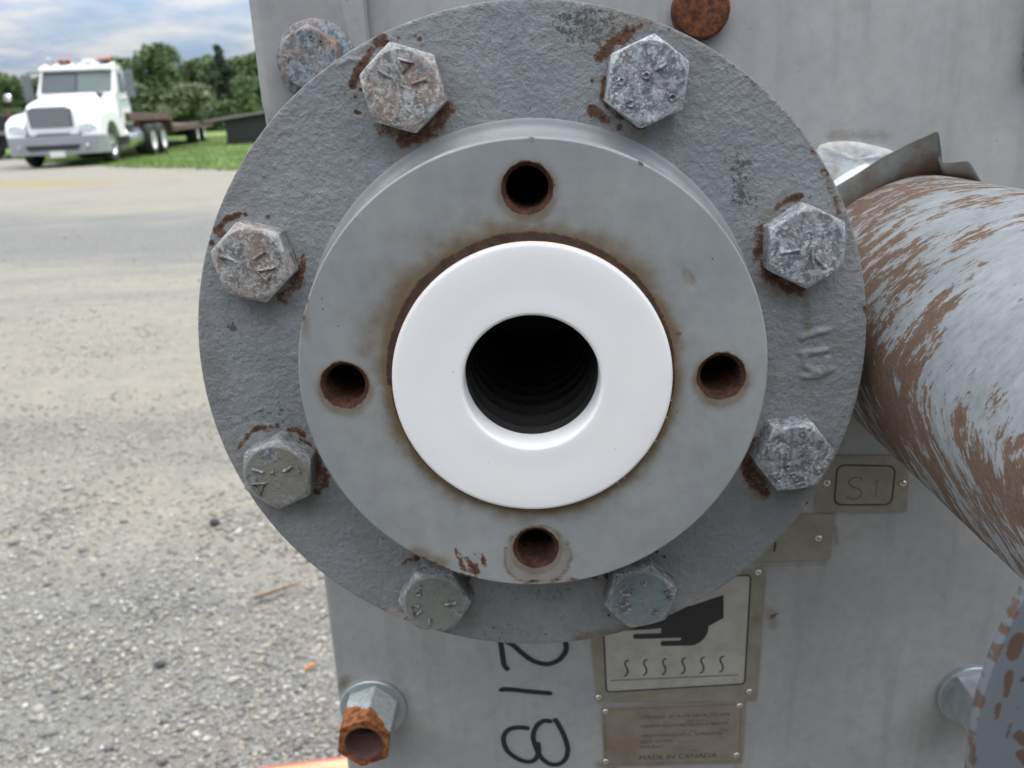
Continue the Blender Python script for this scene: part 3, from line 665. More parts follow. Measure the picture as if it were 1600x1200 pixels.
BOLTS = [  # (material, hexagon angle, marks, ring marks, label)
    (ZINC_PINK, 42, [[(-37.81, 98.94), (-33.47, 97.65), (-36.37, 94.86), (-37.81, 98.94)], [(-44.02, 95.88), (-40.79, 93.65)], [(-33.95, 91.54), (-29.38, 92.75)], [(-38.73, 86.23), (-39.57, 81.69)]], [], 'bolt with pinkish worn face at upper left of the flange'),
    (ZINC_BLUE, 22, [[(41.09, 92.26), (44.59, 93.91)]], [[(33.62, 82.92)], [(46.52, 84.08)], [(30.81, 89.5)], [(38.46, 90.85)]], 'bolt with crusty white and blue zinc face at upper right'),
    (ZINC_BLUE2, 33, [[(82.75, 34.41), (88.77, 35.12)], [(92.78, 36.37), (93.57, 29.41)], [(93.91, 32.56), (97.6, 28.93)]], [], 'bolt with faint lines beside the streaked pipe'),
    (ZINC_BLUE, 7, [[(92.83, -49.11), (96.51, -48.11)]], [[(86.74, -46.65)], [(89.69, -42.09)], [(91.75, -45.32)]], 'bolt with pale zinc face and clear top facet at lower right'),
    (ZINC_PAINT, 13, [[(30.24, -91.38), (32.93, -88.37), (35.09, -92.15)], [(30.96, -92.23), (34.01, -92.74)], [(30.05, -98.04), (33.84, -96.48)]], [[(39.01, -87.74)], [(43.8, -99.93)], [(47.64, -91.3)], [(48.58, -93.81)]], 'bolt with blue painted face below the hub'),
    (ZINC_OLIVE, -3, [[(-46.09, -95.31), (-48.96, -94.59), (-48.06, -99.48), (-45.1, -96.82)], [(-36.38, -94.97), (-31.75, -93.94)], [(-42.24, -100.29), (-43.04, -103.68)]], [[(-45.82, -89.46)]], 'bolt with smooth olive grey painted face below the hub'),
    (ZINC_OLIVE2, 23, [[(-101.93, -36.44), (-97.94, -37.9)], [(-90.6, -37.77), (-87.22, -35.82)], [(-102.74, -42.29), (-97.8, -42.07), (-100.17, -46.59), (-102.5, -43.06)], [(-95.38, -38.36), (-94.27, -37.83)], [(-85.7, -36.24), (-84.89, -38.15)]], [], 'bolt with dull grey and olive face at lower left'),
    (ZINC_PINK, 43, [[(-101.84, 40.37), (-99.81, 39.97), (-97.39, 38.91), (-97.03, 38.1)], [(-90.77, 39.14), (-86.75, 41.53)], [(-90.2, 35.1), (-83.96, 35.99), (-87.49, 31.27), (-90.2, 35.1)]], [], 'bolt with pinkish face by the left rim of the flange'),
]
for i, (mat, rot, marks, dots, lab) in enumerate(BOLTS):
    a = math.radians(BOLT_ANG[i]); cx, cz = BX + BR * math.cos(a), BZ + BR * math.sin(a)
    hb = hex_head('hex_bolt', cx, cz, 20.4, 9.8, 24.3, rot, mat, 0.93 if i in (0, 4, 5, 6, 7) else 0.975, seed=i, label=lab)
    for mk in marks:
        pts = [(x, 20.05, z) for x, z in mk]
        mbuild(MB().tube(pts, 0.55, 8), 'grade_mark', mat, hb, smooth=True)
    for (x, z), in dots:
        ring = [(x + 0.95 * math.cos(t), 20.12, z + 0.95 * math.sin(t)) for t in np.linspace(0, 2 * math.pi, 12)]
        mbuild(MB().tube(ring, 0.38, 6), 'grade_mark', mat, hb, smooth=True)

# ---- big front panel behind the flange
def panel_mesh():
    xs = np.concatenate([[-118.2], np.linspace(-117.6, 270.4, 240), [271]]); zs = np.linspace(-640, 760, 560)
    X, Z = np.meshgrid(xs, zs); Y = np.full_like(X, 145.0)
    Y[:, 0] += 0.6; Y[:, -1] += 0.6
    Y += 0.12 * fbm(X / 60, Z / 60, 2, 2)
    rust = stamps(X, Z, [([(125.57, -188.88), (127.85, -186.11)], .8, 1.2, .7)])
    stain = stamps(X, Z, [([(123.61, -184.76), (127.54, -193.03)], 2, 3, .6), ([(147.67, -75.02), (150.72, -85.6)], 2, 5, .55), ([(153.91, -127.37), (157.9, -144.5)], .8, 1.5, .6), ([(117.01, -156.72), (152.69, -155.9)], .6, 2, .45), ([(29.99, -286.49), (39.37, -289.07)], 1, 3, .6), ([(58.89, -287.7)], 1, 2, .6), ([(110.52, -289.49), (115.37, -298.04)], 1, 2.5, .6), ([(-117.39, -228.29), (-113.13, -222.74)], 2, 3, .7), ([(-83.8, -222.7), (-77.56, -236)], 1, 4, .3), ([(139.27, 64.63), (162.39, 63.12)], 1.5, 3, .5), ([(189.86, -90.47), (195.3, -126.87)], .5, 1.5, .3)])
    sp = stamps(X, Z, [([(127.57, 67.35), (165.21, 63.56)], 2.5, 3, .4)])
    v = np.stack([X, Y, Z], -1).reshape(-1, 3); nf = len(v)
    faces = grid_faces(len(zs), len(xs), False)
    return surf('front_panel', v, faces, PAINT_PANEL, attrs={'rust': rust.ravel(), 'stain': stain.ravel(), 'speck': sp.ravel(), 'pale': np.zeros(nf)})
panel = panel_mesh()
mbuild(MB().box(-118.2, 271, 146, 172, -640, 760), 'panel_slab', PAINT_PLATE, bevel=1.0)
mbuild(MB().box(-100, 3600, 172, 960, -700, 2600), 'shade_vessel_body', PAINT_PLATE, bevel=4.0)  # enlarged out of view, upward and right, to cast shade on the front
# corner plates with their bolts
def corner_plate(x0, x1, zb, rc, label):
    pr = [(x0, 420), (x0, zb + rc)]
    pr += [(x0 + rc * (1 - math.cos(a)), zb + rc * (1 - math.sin(a))) for a in np.linspace(0.15, math.pi / 2, 8)]
    r2 = 5
    pr += [(x1 - r2 + r2 * math.sin(a), zb + r2 * (1 - math.cos(a))) for a in np.linspace(0, math.pi / 2, 6)]
    pr += [(x1, 420)]
    o = mbuild(MB().prism_y(pr, 136.5, 144.6), 'corner_plate', PAINT_PLATE, bevel=1.1, smooth=True, sharp=30)
    o['label'] = label
    return o
cpl = corner_plate(-117.4, -66.4, 78.5, 11, 'plate with a hexagon bolt at the left edge of the panel')
corner_plate(219, 270.4, 86, 6, 'plate at the right edge of the panel')
cb = hex_head('hex_bolt', -90.0, 106.0, 123.2, 10.5, 24.2, 27, ZINC_CORNER, 0.975, seed=31, label='weathered bolt on the corner plate with orange rust on its top edge')
mbuild(MB().lathe([(5, 133.6), (16.6, 133.6), (17.4, 134.1), (17.5, 136.6)], 'y', (-89.4, 0, 105.4), 48), 'washer', ZINC_CORNER, cb, smooth=True)
def text_mesh(name, body, size, mat, parent, loc, rot=(math.pi / 2, 0, 0), width=None, extrude=0.0, mirror=False):
    cu_ = bpy.data.curves.new(name, 'FONT'); cu_.body = body; cu_.size = size * MM; cu_.extrude = extrude * MM
    cu_.resolution_u = 3
    tmp = bpy.data.objects.new(name, cu_); COL.objects.link(tmp)
    dg = bpy.context.evaluated_depsgraph_get()
    me = bpy.data.meshes.new_from_object(tmp.evaluated_get(dg)); me.name = name
    bpy.data.objects.remove(tmp); bpy.data.curves.remove(cu_)
    if width is not None:
        xs_ = [v.co.x for v in me.vertices]; w = max(xs_) - min(xs_)
        for v in me.vertices: v.co.x *= width * MM / w
    me.materials.clear(); me.materials.append(mat)
    o = bpy.data.objects.new(name, me); COL.objects.link(o); o.parent = parent
    o.location = Vector(loc) * MM; o.rotation_euler = rot
    return o
for ch, px in (('8', (-84.0, 97.6)), ('O', (-88.0, 98.0)), ('L', (-97.5, 99.8)), ('Y', (-99.2, 106)), ('o', (-87, 114.0)), ('o', (-82.6, 112))):
    text_mesh('raised_letter', ch, 4.2, ZINC_CORNER, cb, (px[0] - 1.3, 123.25, px[1] - 1.2), (math.pi / 2, random.uniform(-1.2, 1.2), 0), extrude=0.55)
# rusted plug at the top centre
plug = MB().lathe([(0.05, 138.6), (8, 138.4), (11, 138.8), (12.2, 140), (12.5, 142), (12.5, 145.5)], 'y', (77.9, 0, 119.5), 48)
o = mbuild(plug, 'plug', RUST_PLUG, smooth=True); o['label'] = 'rusty round plug at the top of the panel'

# ---- stud nuts low on the panel
def stud_nut(cx, cz, rusty, rot, label):
    root = hex_head('stud_nut', cx, cz, 114.0, 28.0, 27.5, rot, ZINC_NUT, 0.985, seed=40 + int(cx), label=label) if not rusty else None
    if rusty:
        n = 180; th = np.linspace(0, 2 * np.pi, n, endpoint=False); k = (th - math.radians(rot)) % (np.pi / 3) - np.pi / 6
        hx = np.minimum(27.5 / 2 / np.cos(k), 15.6)
        ys = [126, 119, 114.6, 114.0, 114.0, 114.3, 114.0, 114.0] + list(np.linspace(114.8, 142.2, 48))
        rows = []
        rr = [np.full(n, 3.0), np.full(n, 8.6), np.full(n, 9.6), np.full(n, 10.2), np.full(n, 11.5), np.full(n, 12.4), hx * 0.96, hx * 0.98] + [hx] * 48
        R = np.array(rr); Y = np.repeat(np.array(ys)[:, None], n, 1)
        X, Z = R * np.cos(th), R * np.sin(th)
        Y = Y - 0.25 * fbm(X / 3, Z / 3, 2, 4) * (Y < 116)
        # rust climbs over the outer end, more to the left; bare zinc at upper right
        ra = (X * -0.5 + Z * 0.25) / 14
        rust = sstep(0.15, -0.15, (Y - 122) / 30 - 0.50 * ra + 0.16 * fbm(X / 4 + 9, Z / 4 + Y / 6, 3, 9))
        rust = np.maximum(rust, (np.arange(len(rr)) < 10)[:, None] * 1.0)
        M = Mat('rusted_zinc_nut')
        a = M.noise(260, 6, 0.7); b = M.noise(120, 4, 0.6)
        rc = M.mix(M.ramp(a, 0.36, 0.64), (0.10, 0.028, 0.010), (0.36, 0.125, 0.030))
        rc = M.mix(M.ramp(M.noise(500, 4, 0.7), 0.60, 0.72), rc, (0.50, 0.27, 0.09))
        zc = M.mix(M.ramp(a, 0.36, 0.66), (0.28, 0.32, 0.32), (0.44, 0.47, 0.46))
        rm = M.ramp(M.math('ADD', M.attr('rust'), M.math('MULTIPLY', M.math('SUBTRACT', a, 0.5), 1.0)), 0.45, 0.58)
        col = M.mix(rm, zc, rc); col = M.mix(M.attr('inner'), col, M.mix(b, (0.035, 0.014, 0.012), (0.13, 0.06, 0.045)))
        nutm = M.done(col, M.ramp(rm, 0, 1, 0.45, 0.85), 0.0, M.bump(a, 0.7, 0.001))
        inner = np.zeros_like(R); inner[:4] = 1
        root = surf('stud_nut', np.stack([X + cx, Y, Z + cz], -1).reshape(-1, 3), grid_faces(len(rr), n, True), nutm, attrs={'rust': rust.ravel(), 'inner': inner.ravel()}, sharp=35)
        root['label'] = label
        mbuild(MB().lathe([(0.05, 130), (3.2, 130)], 'y', (cx, 0, cz), 32), 'stud_bore', BLACK_TUBE, root, smooth=True)
    mbuild(MB().lathe([(10, 141.6), (18.4, 141.6), (19.1, 142.2), (19.2, 145.3)], 'y', (cx, 0, cz - 0.5), 56), 'washer', ZINC_NUT, root, smooth=True)
    return root
stud_nut(-98.7, -240.5, True, 20, 'orange rusted long nut with hollow end at lower left')
stud_nut(240.0, -241.0, False, 10, 'clean zinc nut half hidden by the pipe flange')

# ---- second nozzle: streaked pipe and its flange at the right
PCX, PCZ, PR_ = 179.2, -10.9, 57.15
def pipe_mesh():
    n = 360; ys = np.linspace(146, -128, 260); th = np.linspace(0, 2 * np.pi, n + 1)
    T, Y = np.meshgrid(th, ys); R = PR_ + 0.10 * fbm(T * 9, Y / 10, 3, 12)
    X, Z = R * np.cos(T), R * np.sin(T)
    deg = np.degrees(T)
    def bell(c, w, v): return np.exp(-((v - c) / w) ** 2)
    rust = 0.41 + 0.05 * sstep(0, 110, Y)                                   # more rust towards the root
    rust += 0.05 * bell(135, 22, deg) * sstep(30, 90, Y)
    rust += 0.08 * bell(190, 24, deg) * sstep(-20, 70, Y) + 0.12 * bell(225, 30, deg)
    rust -= 0.10 * bell(150, 26, deg) * bell(-30, 45, Y)
    pipe_add = [([(133.4, 7.2), (146.9, 5.1), (158.2, 4.5)], 3.5, 4, 0.34), ([(153.8, 4.9), (169.7, 6.2), (186.9, 11.0), (207.7, 24.3)], 8, 6, 0.36), ([(174.9, 43.1), (182.7, 25.6), (190.9, 15.3)], 5, 4, 0.3), ([(185.0, -6.0), (199.8, -13.3), (220.2, -18.9)], 5, 4, 0.34), ([(172.8, -27.5), (183.4, -39.8), (193.9, -55.8)], 4, 3, 0.3), ([(154.8, -34.4), (167.0, -43.3), (175.8, -57.3)], 3, 4, 0.26), ([(127.8, 115.6), (112.2, 113.4)], 6, 6, 0.12), ([(153.5, 64.2), (138.5, 46.9)], 7, 8, 0.12), ([(146.5, 85.2), (161.7, 54.2)], 4, 5, 0.16), ([(181.4, -60.4), (187.1, -63.4)], 3, 3, 0.3)]
    pipe_sub = [([(131.9, -3.8), (144.7, -11.8), (154.8, -34.4)], 14, 12, 0.2), ([(120.1, 77.3), (117.4, 46.8), (107.8, 31.2)], 8, 8, 0.1), ([(142.3, 16.1), (152.2, 16.1)], 3, 3, 0.2)]
    U_ = np.radians(deg) * PR_
    for pts, w, so, k in pipe_add: rust += 0.62 * stamps(U_, Y, [(pts, w, so, k)])
    rust -= 0.22 * sstep(0.05, 0.45, fbm(Y / 7, U_ / 90, 3, 83)) * sstep(185, 215, deg)      # grey runs left between the rust below
    for pts, w, so, k in pipe_sub: rust -= stamps(U_, Y, [(pts, w, so, k)])
    uv = np.stack([T * PR_ * MM, (Y - 0.42 * T * PR_ * (1 - 0.6 * sstep(170, 220, deg))) * MM], -1).reshape(-1, 2)
    o = surf('nozzle_pipe', np.stack([X + PCX, Y, Z + PCZ], -1).reshape(-1, 3), grid_faces(len(ys), n + 1, False), PIPE_MAT, attrs={'rust': rust.ravel()}, uv=uv)
    o['label'] = 'pale blue pipe with brown rust streaks'
    return o
pipe = pipe_mesh()
def pipe_flange():
    n = 720; th = np.linspace(0, 2 * np.pi, n, endpoint=False)
    pr = np.array([(60, -109.6), (80, -109.6), (102.9, -109.6), (103.5, -109.9), (103.6, -110.4), (103.5, -111.8), (103.0, -112.3), (101.5, -112.4)] + [(r, -112.4) for r in np.arange(100.5, 60, -0.8)])
    k = np.clip((103.6 - pr[:, 0:1]) / 43.0, 0, 1)        # the plate sits a little low on the pipe
    X = pr[:, 0:1] * np.cos(th) + 193.1 + (PCX - 193.1) * k; Z = pr[:, 0:1] * np.sin(th) - 44.0 + (PCZ + 44.0) * k; Y = np.repeat(pr[:, 1:2], n, 1)
    rust = np.repeat((np.abs(pr[:, 0:1] - 103.4) < 0.6) * 1.0, n, 1) * (0.35 + 1.6 * fbm(th * 23, th * 3, 4, 3))
    rust = np.maximum(rust, stamps(X, Z, [([(95.09, -21.07), (94.56, -24.36)], 1.3, .8, .9), ([(94.69, -28.93), (94.64, -34.04)], .7, .5, .9), ([(93.68, -36.37), (93.59, -39.54)], .6, .6, .85), ([(97.36, -36.95)], .5, .4, .8), ([(96.68, -41.22), (96.09, -44.44)], .6, .5, .8), ([(98.66, -44.18), (100.16, -45.52)], 1.2, .6, .95), ([(99.56, -48.62), (100.98, -51.13)], .8, .6, .85),
        ([(90.25, -39.77)], .35, .5, .75), ([(88.87, -44.24), (90.36, -50.86)], .7, .7, .8), ([(97.55, -30.24)], .6, .4, .8)]) * (Y < -111))
    rust = np.maximum(rust, 0.85 * sstep(0.22, 0.42, fbm(X / 11, Z / 11, 3, 71)) * (Y < -111) * sstep(-132, -140, Z - 0.35 * (X - 120)) + 0.85 * sstep(0.22, 0.42, fbm(X / 11, Z / 11, 3, 71)) * (Y < -111) * sstep(150, 170, X))
    o = surf('pipe_flange', np.stack([X, Y, Z], -1).reshape(-1, 3), grid_faces(len(pr), n, True), BIGFL, attrs={'rust': np.clip(rust, 0, 1).ravel()}, sharp=35)
    o['label'] = 'blue grey plate with rust patches on the near end of the pipe'
    return o
pipe_flange()
# white collar, pale weld and torn lip round the root of the pipe
arc = np.radians(np.linspace(112, 205, 48)); cprof = [(57, 145.5), (57, 133), (66.2, 133), (67.6, 134.4), (68, 139), (68, 145.5)]
mbuild(MB().loft([[(PCX + r * math.cos(a), y, PCZ + r * math.sin(a)) for r, y in cprof] for a in arc]), 'pipe_collar', WHITEPAINT, smooth=True, sharp=40)
wp = [(131, 50.85), (131.73, 57.07), (133.8, 60.66), (138.04, 61.89), (144.64, 62.18), (152.49, 61.29), (158.69, 59.63), (164.31, 58), (170.04, 55.51), (172.64, 52.57), (169.73, 46.99), (155.52, 43.25), (141.19, 39.48), (132.73, 42.72)]
cxw, czw = np.mean([q[0] for q in wp]), np.mean([q[1] for q in wp])
rows = []
ths = np.linspace(0, 1, len(wp) * 4, endpoint=False)
wpa = np.array(wp + [wp[0]]); outl = np.stack([np.interp(ths * len(wp), np.arange(len(wp) + 1), wpa[:, k]) for k in (0, 1)], -1)
Vv = []
for t, hgt in ((1.0, 0.0), (0.96, 1.6), (0.88, 2.9), (0.7, 3.8), (0.45, 4.1), (0.02, 4.2)):
    pts = np.array([cxw, czw]) + (outl - [cxw, czw]) * t
    yy = 145.2 - hgt * (1 + 0.35 * fbm(pts[:, 0] / 7, pts[:, 1] / 7, 2, 6))
    Vv.append(np.stack([pts[:, 0], yy, pts[:, 1]], -1))
surf('weld_patch', np.concatenate(Vv), grid_faces(6, len(outl), True), WELD)
def torn_sheet():
    top = [(135.12, 134, 40.22), (139.11, 133, 43.26), (147.4, 132, 48.32), (157.22, 130, 55.21), (167.36, 129, 60.53), (174.83, 128, 63.75), (177.95, 128, 65.22), (179.08, 128, 64.91), (179.91, 128, 62.47), (181.3, 129, 59.15), (182.15, 130, 55.82), (181.48, 130.5, 53.91), (181.58, 130.5, 53.09), (183.62, 131, 51.88), (188.66, 131, 51.68), (194.74, 131, 51.98), (196.85, 131.5, 50.49), (200.06, 132.5, 46.7), (203.34, 133.5, 42.59), (205.67, 134, 39.65)]
    bot = [(137.6, 136, 15.84), (141.41, 136, 19.53), (145.62, 136, 25.22), (151.76, 136, 31.34), (160.98, 137, 38.61), (170.68, 138, 43.24), (178.29, 138, 46.89), (184.85, 138, 46.9), (185.7, 138, 46.87), (186.28, 138, 46.84), (186.85, 138, 46.82), (187.17, 138, 46.53), (187.74, 138, 46.5), (189.2, 138, 46.16), (193.89, 138, 45.13), (199.18, 138, 43.79), (200.97, 138, 43.15), (203.33, 138, 42.49), (206.02, 138, 41.53), (208.41, 138, 38.6)]
    T, B = np.array(top), np.array(bot); B[:, 2] -= 3.0; n = len(T)
    nr = 8; rings = []
    for k in range(nr + 1):
        t = k / nr; p = T * (1 - t) + B * t; p[:, 1] += -2.0 * math.sin(t * math.pi) + 0.3 * fbm(p[:, 0] / 6, p[:, 2] / 6, 2, 3); rings.append(p)
    Fv = np.concatenate(rings); Bv = Fv.copy(); Bv[:, 1] += 1.1
    f = grid_faces(nr + 1, n, False); N = len(Fv)
    faces = f.tolist() + (f[:, ::-1] + N).tolist()
    edge = list(range(n)) + [r * n + n - 1 for r in range(1, nr + 1)] + list(range(nr * n + n - 2, nr * n - 1, -1)) + [r * n for r in range(nr - 1, 0, -1)]
    for a, b in zip(edge, edge[1:] + edge[:1]): faces.append([a, b, b + N, a + N])
    rr_ = np.repeat(np.linspace(0, 1, nr + 1), n)
    o = surf('torn_lip', np.concatenate([Fv, Bv]), faces, SHEET, attrs={'root': np.concatenate([rr_, rr_])}, sharp=40)
    o['label'] = 'jagged bent strip of sheet metal above the pipe root'
torn_sheet()

# ---- name plates
def rounded(poly, r, seg=5):
    out = []; n = len(poly)
    for i in range(n):
        p = np.array(poly[i]); a = np.array(poly[i - 1]) - p; b = np.array(poly[(i + 1) % n]) - p
        a /= np.hypot(*a); b /= np.hypot(*b)
        p0, p1 = p + a * r, p + b * r
        for t in np.linspace(0, 1, seg): out.append(tuple((1 - t) ** 2 * p0 + 2 * t * (1 - t) * p + t * t * p1))
    return out
def plate(name, poly, y0, y1, mat, parent=machine, r=2.0, label=None):
    o = mbuild(MB().prism_y(rounded(poly, r), y0, y1), name, mat, parent, bevel=0.18 if y1 - y0 > 0.5 else 0.0)
    if label: o['label'] = label
    return o
def frame_line(poly, w, y, mat, parent, r=3.0, name='border_line'):
    pts = rounded(poly, r, 6); n = len(pts); c = np.mean(pts, 0); inn = []
    P = np.array(pts); d = np.roll(P, -1, 0) - np.roll(P, 1, 0); nn = np.stack([-d[:, 1], d[:, 0]], -1); nn /= np.hypot(nn[:, 0], nn[:, 1])[:, None] + 1e-9
    if np.sum(nn * (c - P)) < 0: nn = -nn
    Q = P + nn * w; v = [(x, y, z) for x, z in P] + [(x, y, z) for x, z in Q]
    return surf(name, v, [[k, (k + 1) % n, n + (k + 1) % n, n + k] for k in range(n)], mat, parent, smooth=False)
def ribbon(pts, w, y, mat, parent, name, smoothit=True):
    P = np.array(pts, float)
    if smoothit and len(P) > 2:
        t = np.arange(len(P)); tt = np.linspace(0, len(P) - 1, (len(P) - 1) * 5 + 1); Q = []
        for s_ in tt:                                    # Catmull-Rom
            i = min(int(s_), len(P) - 2); u = s_ - i
            p0, p1, p2, p3 = P[max(i - 1, 0)], P[i], P[i + 1], P[min(i + 2, len(P) - 1)]
            Q.append(0.5 * (2 * p1 + (p2 - p0) * u + (2 * p0 - 5 * p1 + 4 * p2 - p3) * u * u + (3 * p1 - p0 - 3 * p2 + p3) * u ** 3))
        P = np.array(Q)
    d = np.gradient(P, axis=0); nn = np.stack([-d[:, 1], d[:, 0]], -1); nn /= np.hypot(nn[:, 0], nn[:, 1])[:, None] + 1e-9
    ww = np.full(len(P), w / 2); ww[0] *= 0.6; ww[-1] *= 0.6
    A, B = P + nn * ww[:, None], P - nn * ww[:, None]; n = len(P)
    v = [(x, y, z) for x, z in A] + [(x, y, z) for x, z in B]
    return v, [[k, k + 1, n + k + 1, n + k] for k in range(n - 1)]
def ribbons(name, lines, w, y, mat, parent, smoothit=True):
    V, Fs = [], []
    for i, ln in enumerate(lines):
        v, f = ribbon(ln, w, y - 0.004 * i, mat, parent, name, smoothit); b = len(V); V += v; Fs += [[b + k for k in q] for q in f]
    return surf(name, V, Fs, mat, parent, smooth=False)
def rivet(parent, pts, r=2.0, y=144.1):
    for x, z in pts:
        pr = [(r * math.sin(a), y - r * 0.62 * math.cos(a)) for a in np.linspace(0.03, math.pi / 2, 7)]
        mbuild(MB().lathe([(0.03, y - r * 0.62)] + pr, 'y', (x, 0, z), 20), 'rivet', RIVET, parent, smooth=True)
PY = 144.2
p1 = plate('name_plate', [(143.48, -92.77), (190.59, -94.39), (192.61, -126.41), (144.44, -125.2)], PY, 144.95, TAGMETAL, r=2.0, label='small tan plate stamped S1')
frame_line([(153.6, -97.76), (184.31, -99.52), (184.28, -122.43), (153.78, -121.42)], 0.95, PY - 0.02, INK, p1, 5.0)
ribbons('stamped_character', [[(167.4, -106.86), (166, -105.73), (163.37, -105.64), (161.2, -107.02), (161.05, -109.19), (163.18, -111.08), (166.23, -112.28), (167.71, -114.15), (167.24, -116.34), (165.05, -117.73), (162.41, -117.65), (160.33, -116.47)]], 0.55, PY - 0.03, INKFADE, p1)
ribbons('stamped_character', [[(173.54, -109.61), (175.6, -107.14)], [(175.6, -107.14), (175.23, -117.34)]], 0.55, PY - 0.03, INKFADE, p1, False)
rivet(p1, [(149.51, -108.44), (188.6, -109.75)], 1.9)
p2 = plate('name_plate', [(80.31, -124.21), (155.15, -126.29), (155.2, -153.26), (79.7, -155.15)], PY, 144.95, TAGMETAL, r=1.6, label='tan plate half hidden behind the flange rim')
ribbons('printed_letter', [[(125.06, -141.92), (124.7, -147.66)]], 2.0, PY - 0.02, INK, p2, False)
rivet(p2, [(147.51, -140.35), (84.8, -141.39)], 1.9)
p3 = plate('warning_plate', [(23.94, -160.88), (121.19, -158.41), (120.56, -243.25), (29.33, -242.04)], PY, 144.95, TAGMETAL, r=1.4, label='warning plate with a hand above heat waves')
plate('white_field', [(32.24, -161.93), (113.46, -160.91), (113.18, -231.73), (34.49, -235.17)], PY - 0.04, PY + 0.02, TAGWHITE, p3, r=3.0)
frame_line([(32.24, -161.93), (113.46, -160.91), (113.18, -231.73), (34.49, -235.17)], 0.95, PY - 0.06, INK, p3, 3.0)
hand = MB().prism_y([(98.83, -173.14), (99.36, -187.69), (91.48, -192.77), (90.91, -197.29), (88.91, -200.96), (86.5, -203.38), (83.36, -204.96), (65.99, -204.87), (64.9, -203.17), (65.94, -201.53), (76.2, -201.41), (76.52, -199.76), (50.7, -199.83), (49.63, -198.14), (50.69, -196.51), (65.17, -196.52), (65.48, -193.23), (57.38, -193.81), (45.03, -194.27), (43.97, -192.18), (45.38, -190.16), (60.86, -189.8), (59.39, -182.82), (67.75, -180.23), (81.67, -179.44)], PY - 0.10, PY - 0.05)
mbuild(hand, 'hand_symbol', INK, p3)
waves = [[(47.71, -213.59), (45.92, -214.39), (45.56, -216.51), (46.64, -219.09), (47.0, -221.67), (46.28, -223.37), (44.84, -224.19)], [(58.25, -213.37), (56.47, -214.17), (56.13, -216.28), (57.22, -218.87), (57.6, -221.44), (56.9, -223.14), (55.47, -223.95)], [(68.78, -213.15), (67.01, -213.95), (66.68, -216.06), (67.79, -218.64), (68.19, -221.22), (67.5, -222.91), (66.07, -223.72)], [(79.47, -212.93), (77.7, -213.72), (77.39, -215.83), (78.52, -218.42), (78.93, -220.98), (78.25, -222.68), (76.84, -223.49)], [(89.96, -212.71), (88.2, -213.51), (87.91, -215.61), (89.05, -218.19), (89.48, -220.76), (88.82, -222.45), (87.41, -223.26)], [(100.61, -212.49), (98.87, -213.28), (98.58, -215.39), (99.74, -217.96), (100.19, -220.53), (99.54, -222.21), (98.14, -223.03)]]
ribbons('heat_wave', waves, 0.95, PY - 0.06, INK, p3)
ribbons('ground_line', [[(37.08, -226.99), (108.95, -225.16)]], 0.9, PY - 0.06, INK, p3, False)
rivet(p3, [(30.46, -238.12), (115.55, -236.56), (116.83, -159.84)], 1.9)
p4 = plate('data_plate', [(31.85, -245.65), (114, -242.19), (114.15, -287.26), (33.36, -287.98)], PY, 144.95, TAGBROWN, r=1.0, label='brown stained plate with small printed text')
frame_line([(33.67, -247.02), (111.58, -244.75), (111.84, -285.35), (34.51, -285.68)], 0.3, PY - 0.02, INKFADE, p4, 1.0)
rows = [('CERTIFIED BY ALFA LAVAL VICARB', "1000,1122", 3.0, 51, INK), ('PSI AT            \u00b0F', "1073,1127", 2.1, 24, INKFADE), ('MAXIMUM ALLOWABLE WORKING PRESSURE', "1001,1136", 3.0, 50, INK), ('\u00b0F AT            PSI', "1064,1143", 2.1, 26, INKFADE), ('MINIMUM DESIGN METAL TEMPERATURE', "1003,1151", 2.9, 46, INK),
        ('SERIAL NUMBER', "999,1160", 2.7, 19, INK), ('YEAR BUILT', "999,1168", 2.6, 14, INK), ('CRN', "1077,1173", 2.4, 4.2, INKFADE), ('MADE IN CANADA', "998,1186", 4.6, 45, INK)]
ROWPOS = dict(zip([r[1] for r in rows], [(54.2, -253.81), (81.01, -256.78), (54.6, -260.1), (77.86, -263.88), (55.38, -266.91), (53.92, -270.96), (53.94, -274.63), (82.97, -277.68), (53.62, -282.92)]))
for body, key, size, wid, mt in rows:
    x, z = ROWPOS[key]
    text_mesh('printed_line', body, size, mt, p4, (x, PY - 0.03, z), (math.pi / 2, math.radians(-1.2), 0), width=wid)
ribbons('rule_line', [[(76.52, -270.65), (87.61, -270.49)], [(72.89, -274.66), (89.56, -274.19)]], 0.3, PY - 0.03, INKFADE, p4, False)
rivet(p4, [(34.4, -247.93), (110.55, -246.04), (34.15, -283.34), (110.16, -280.69)], 1.9)
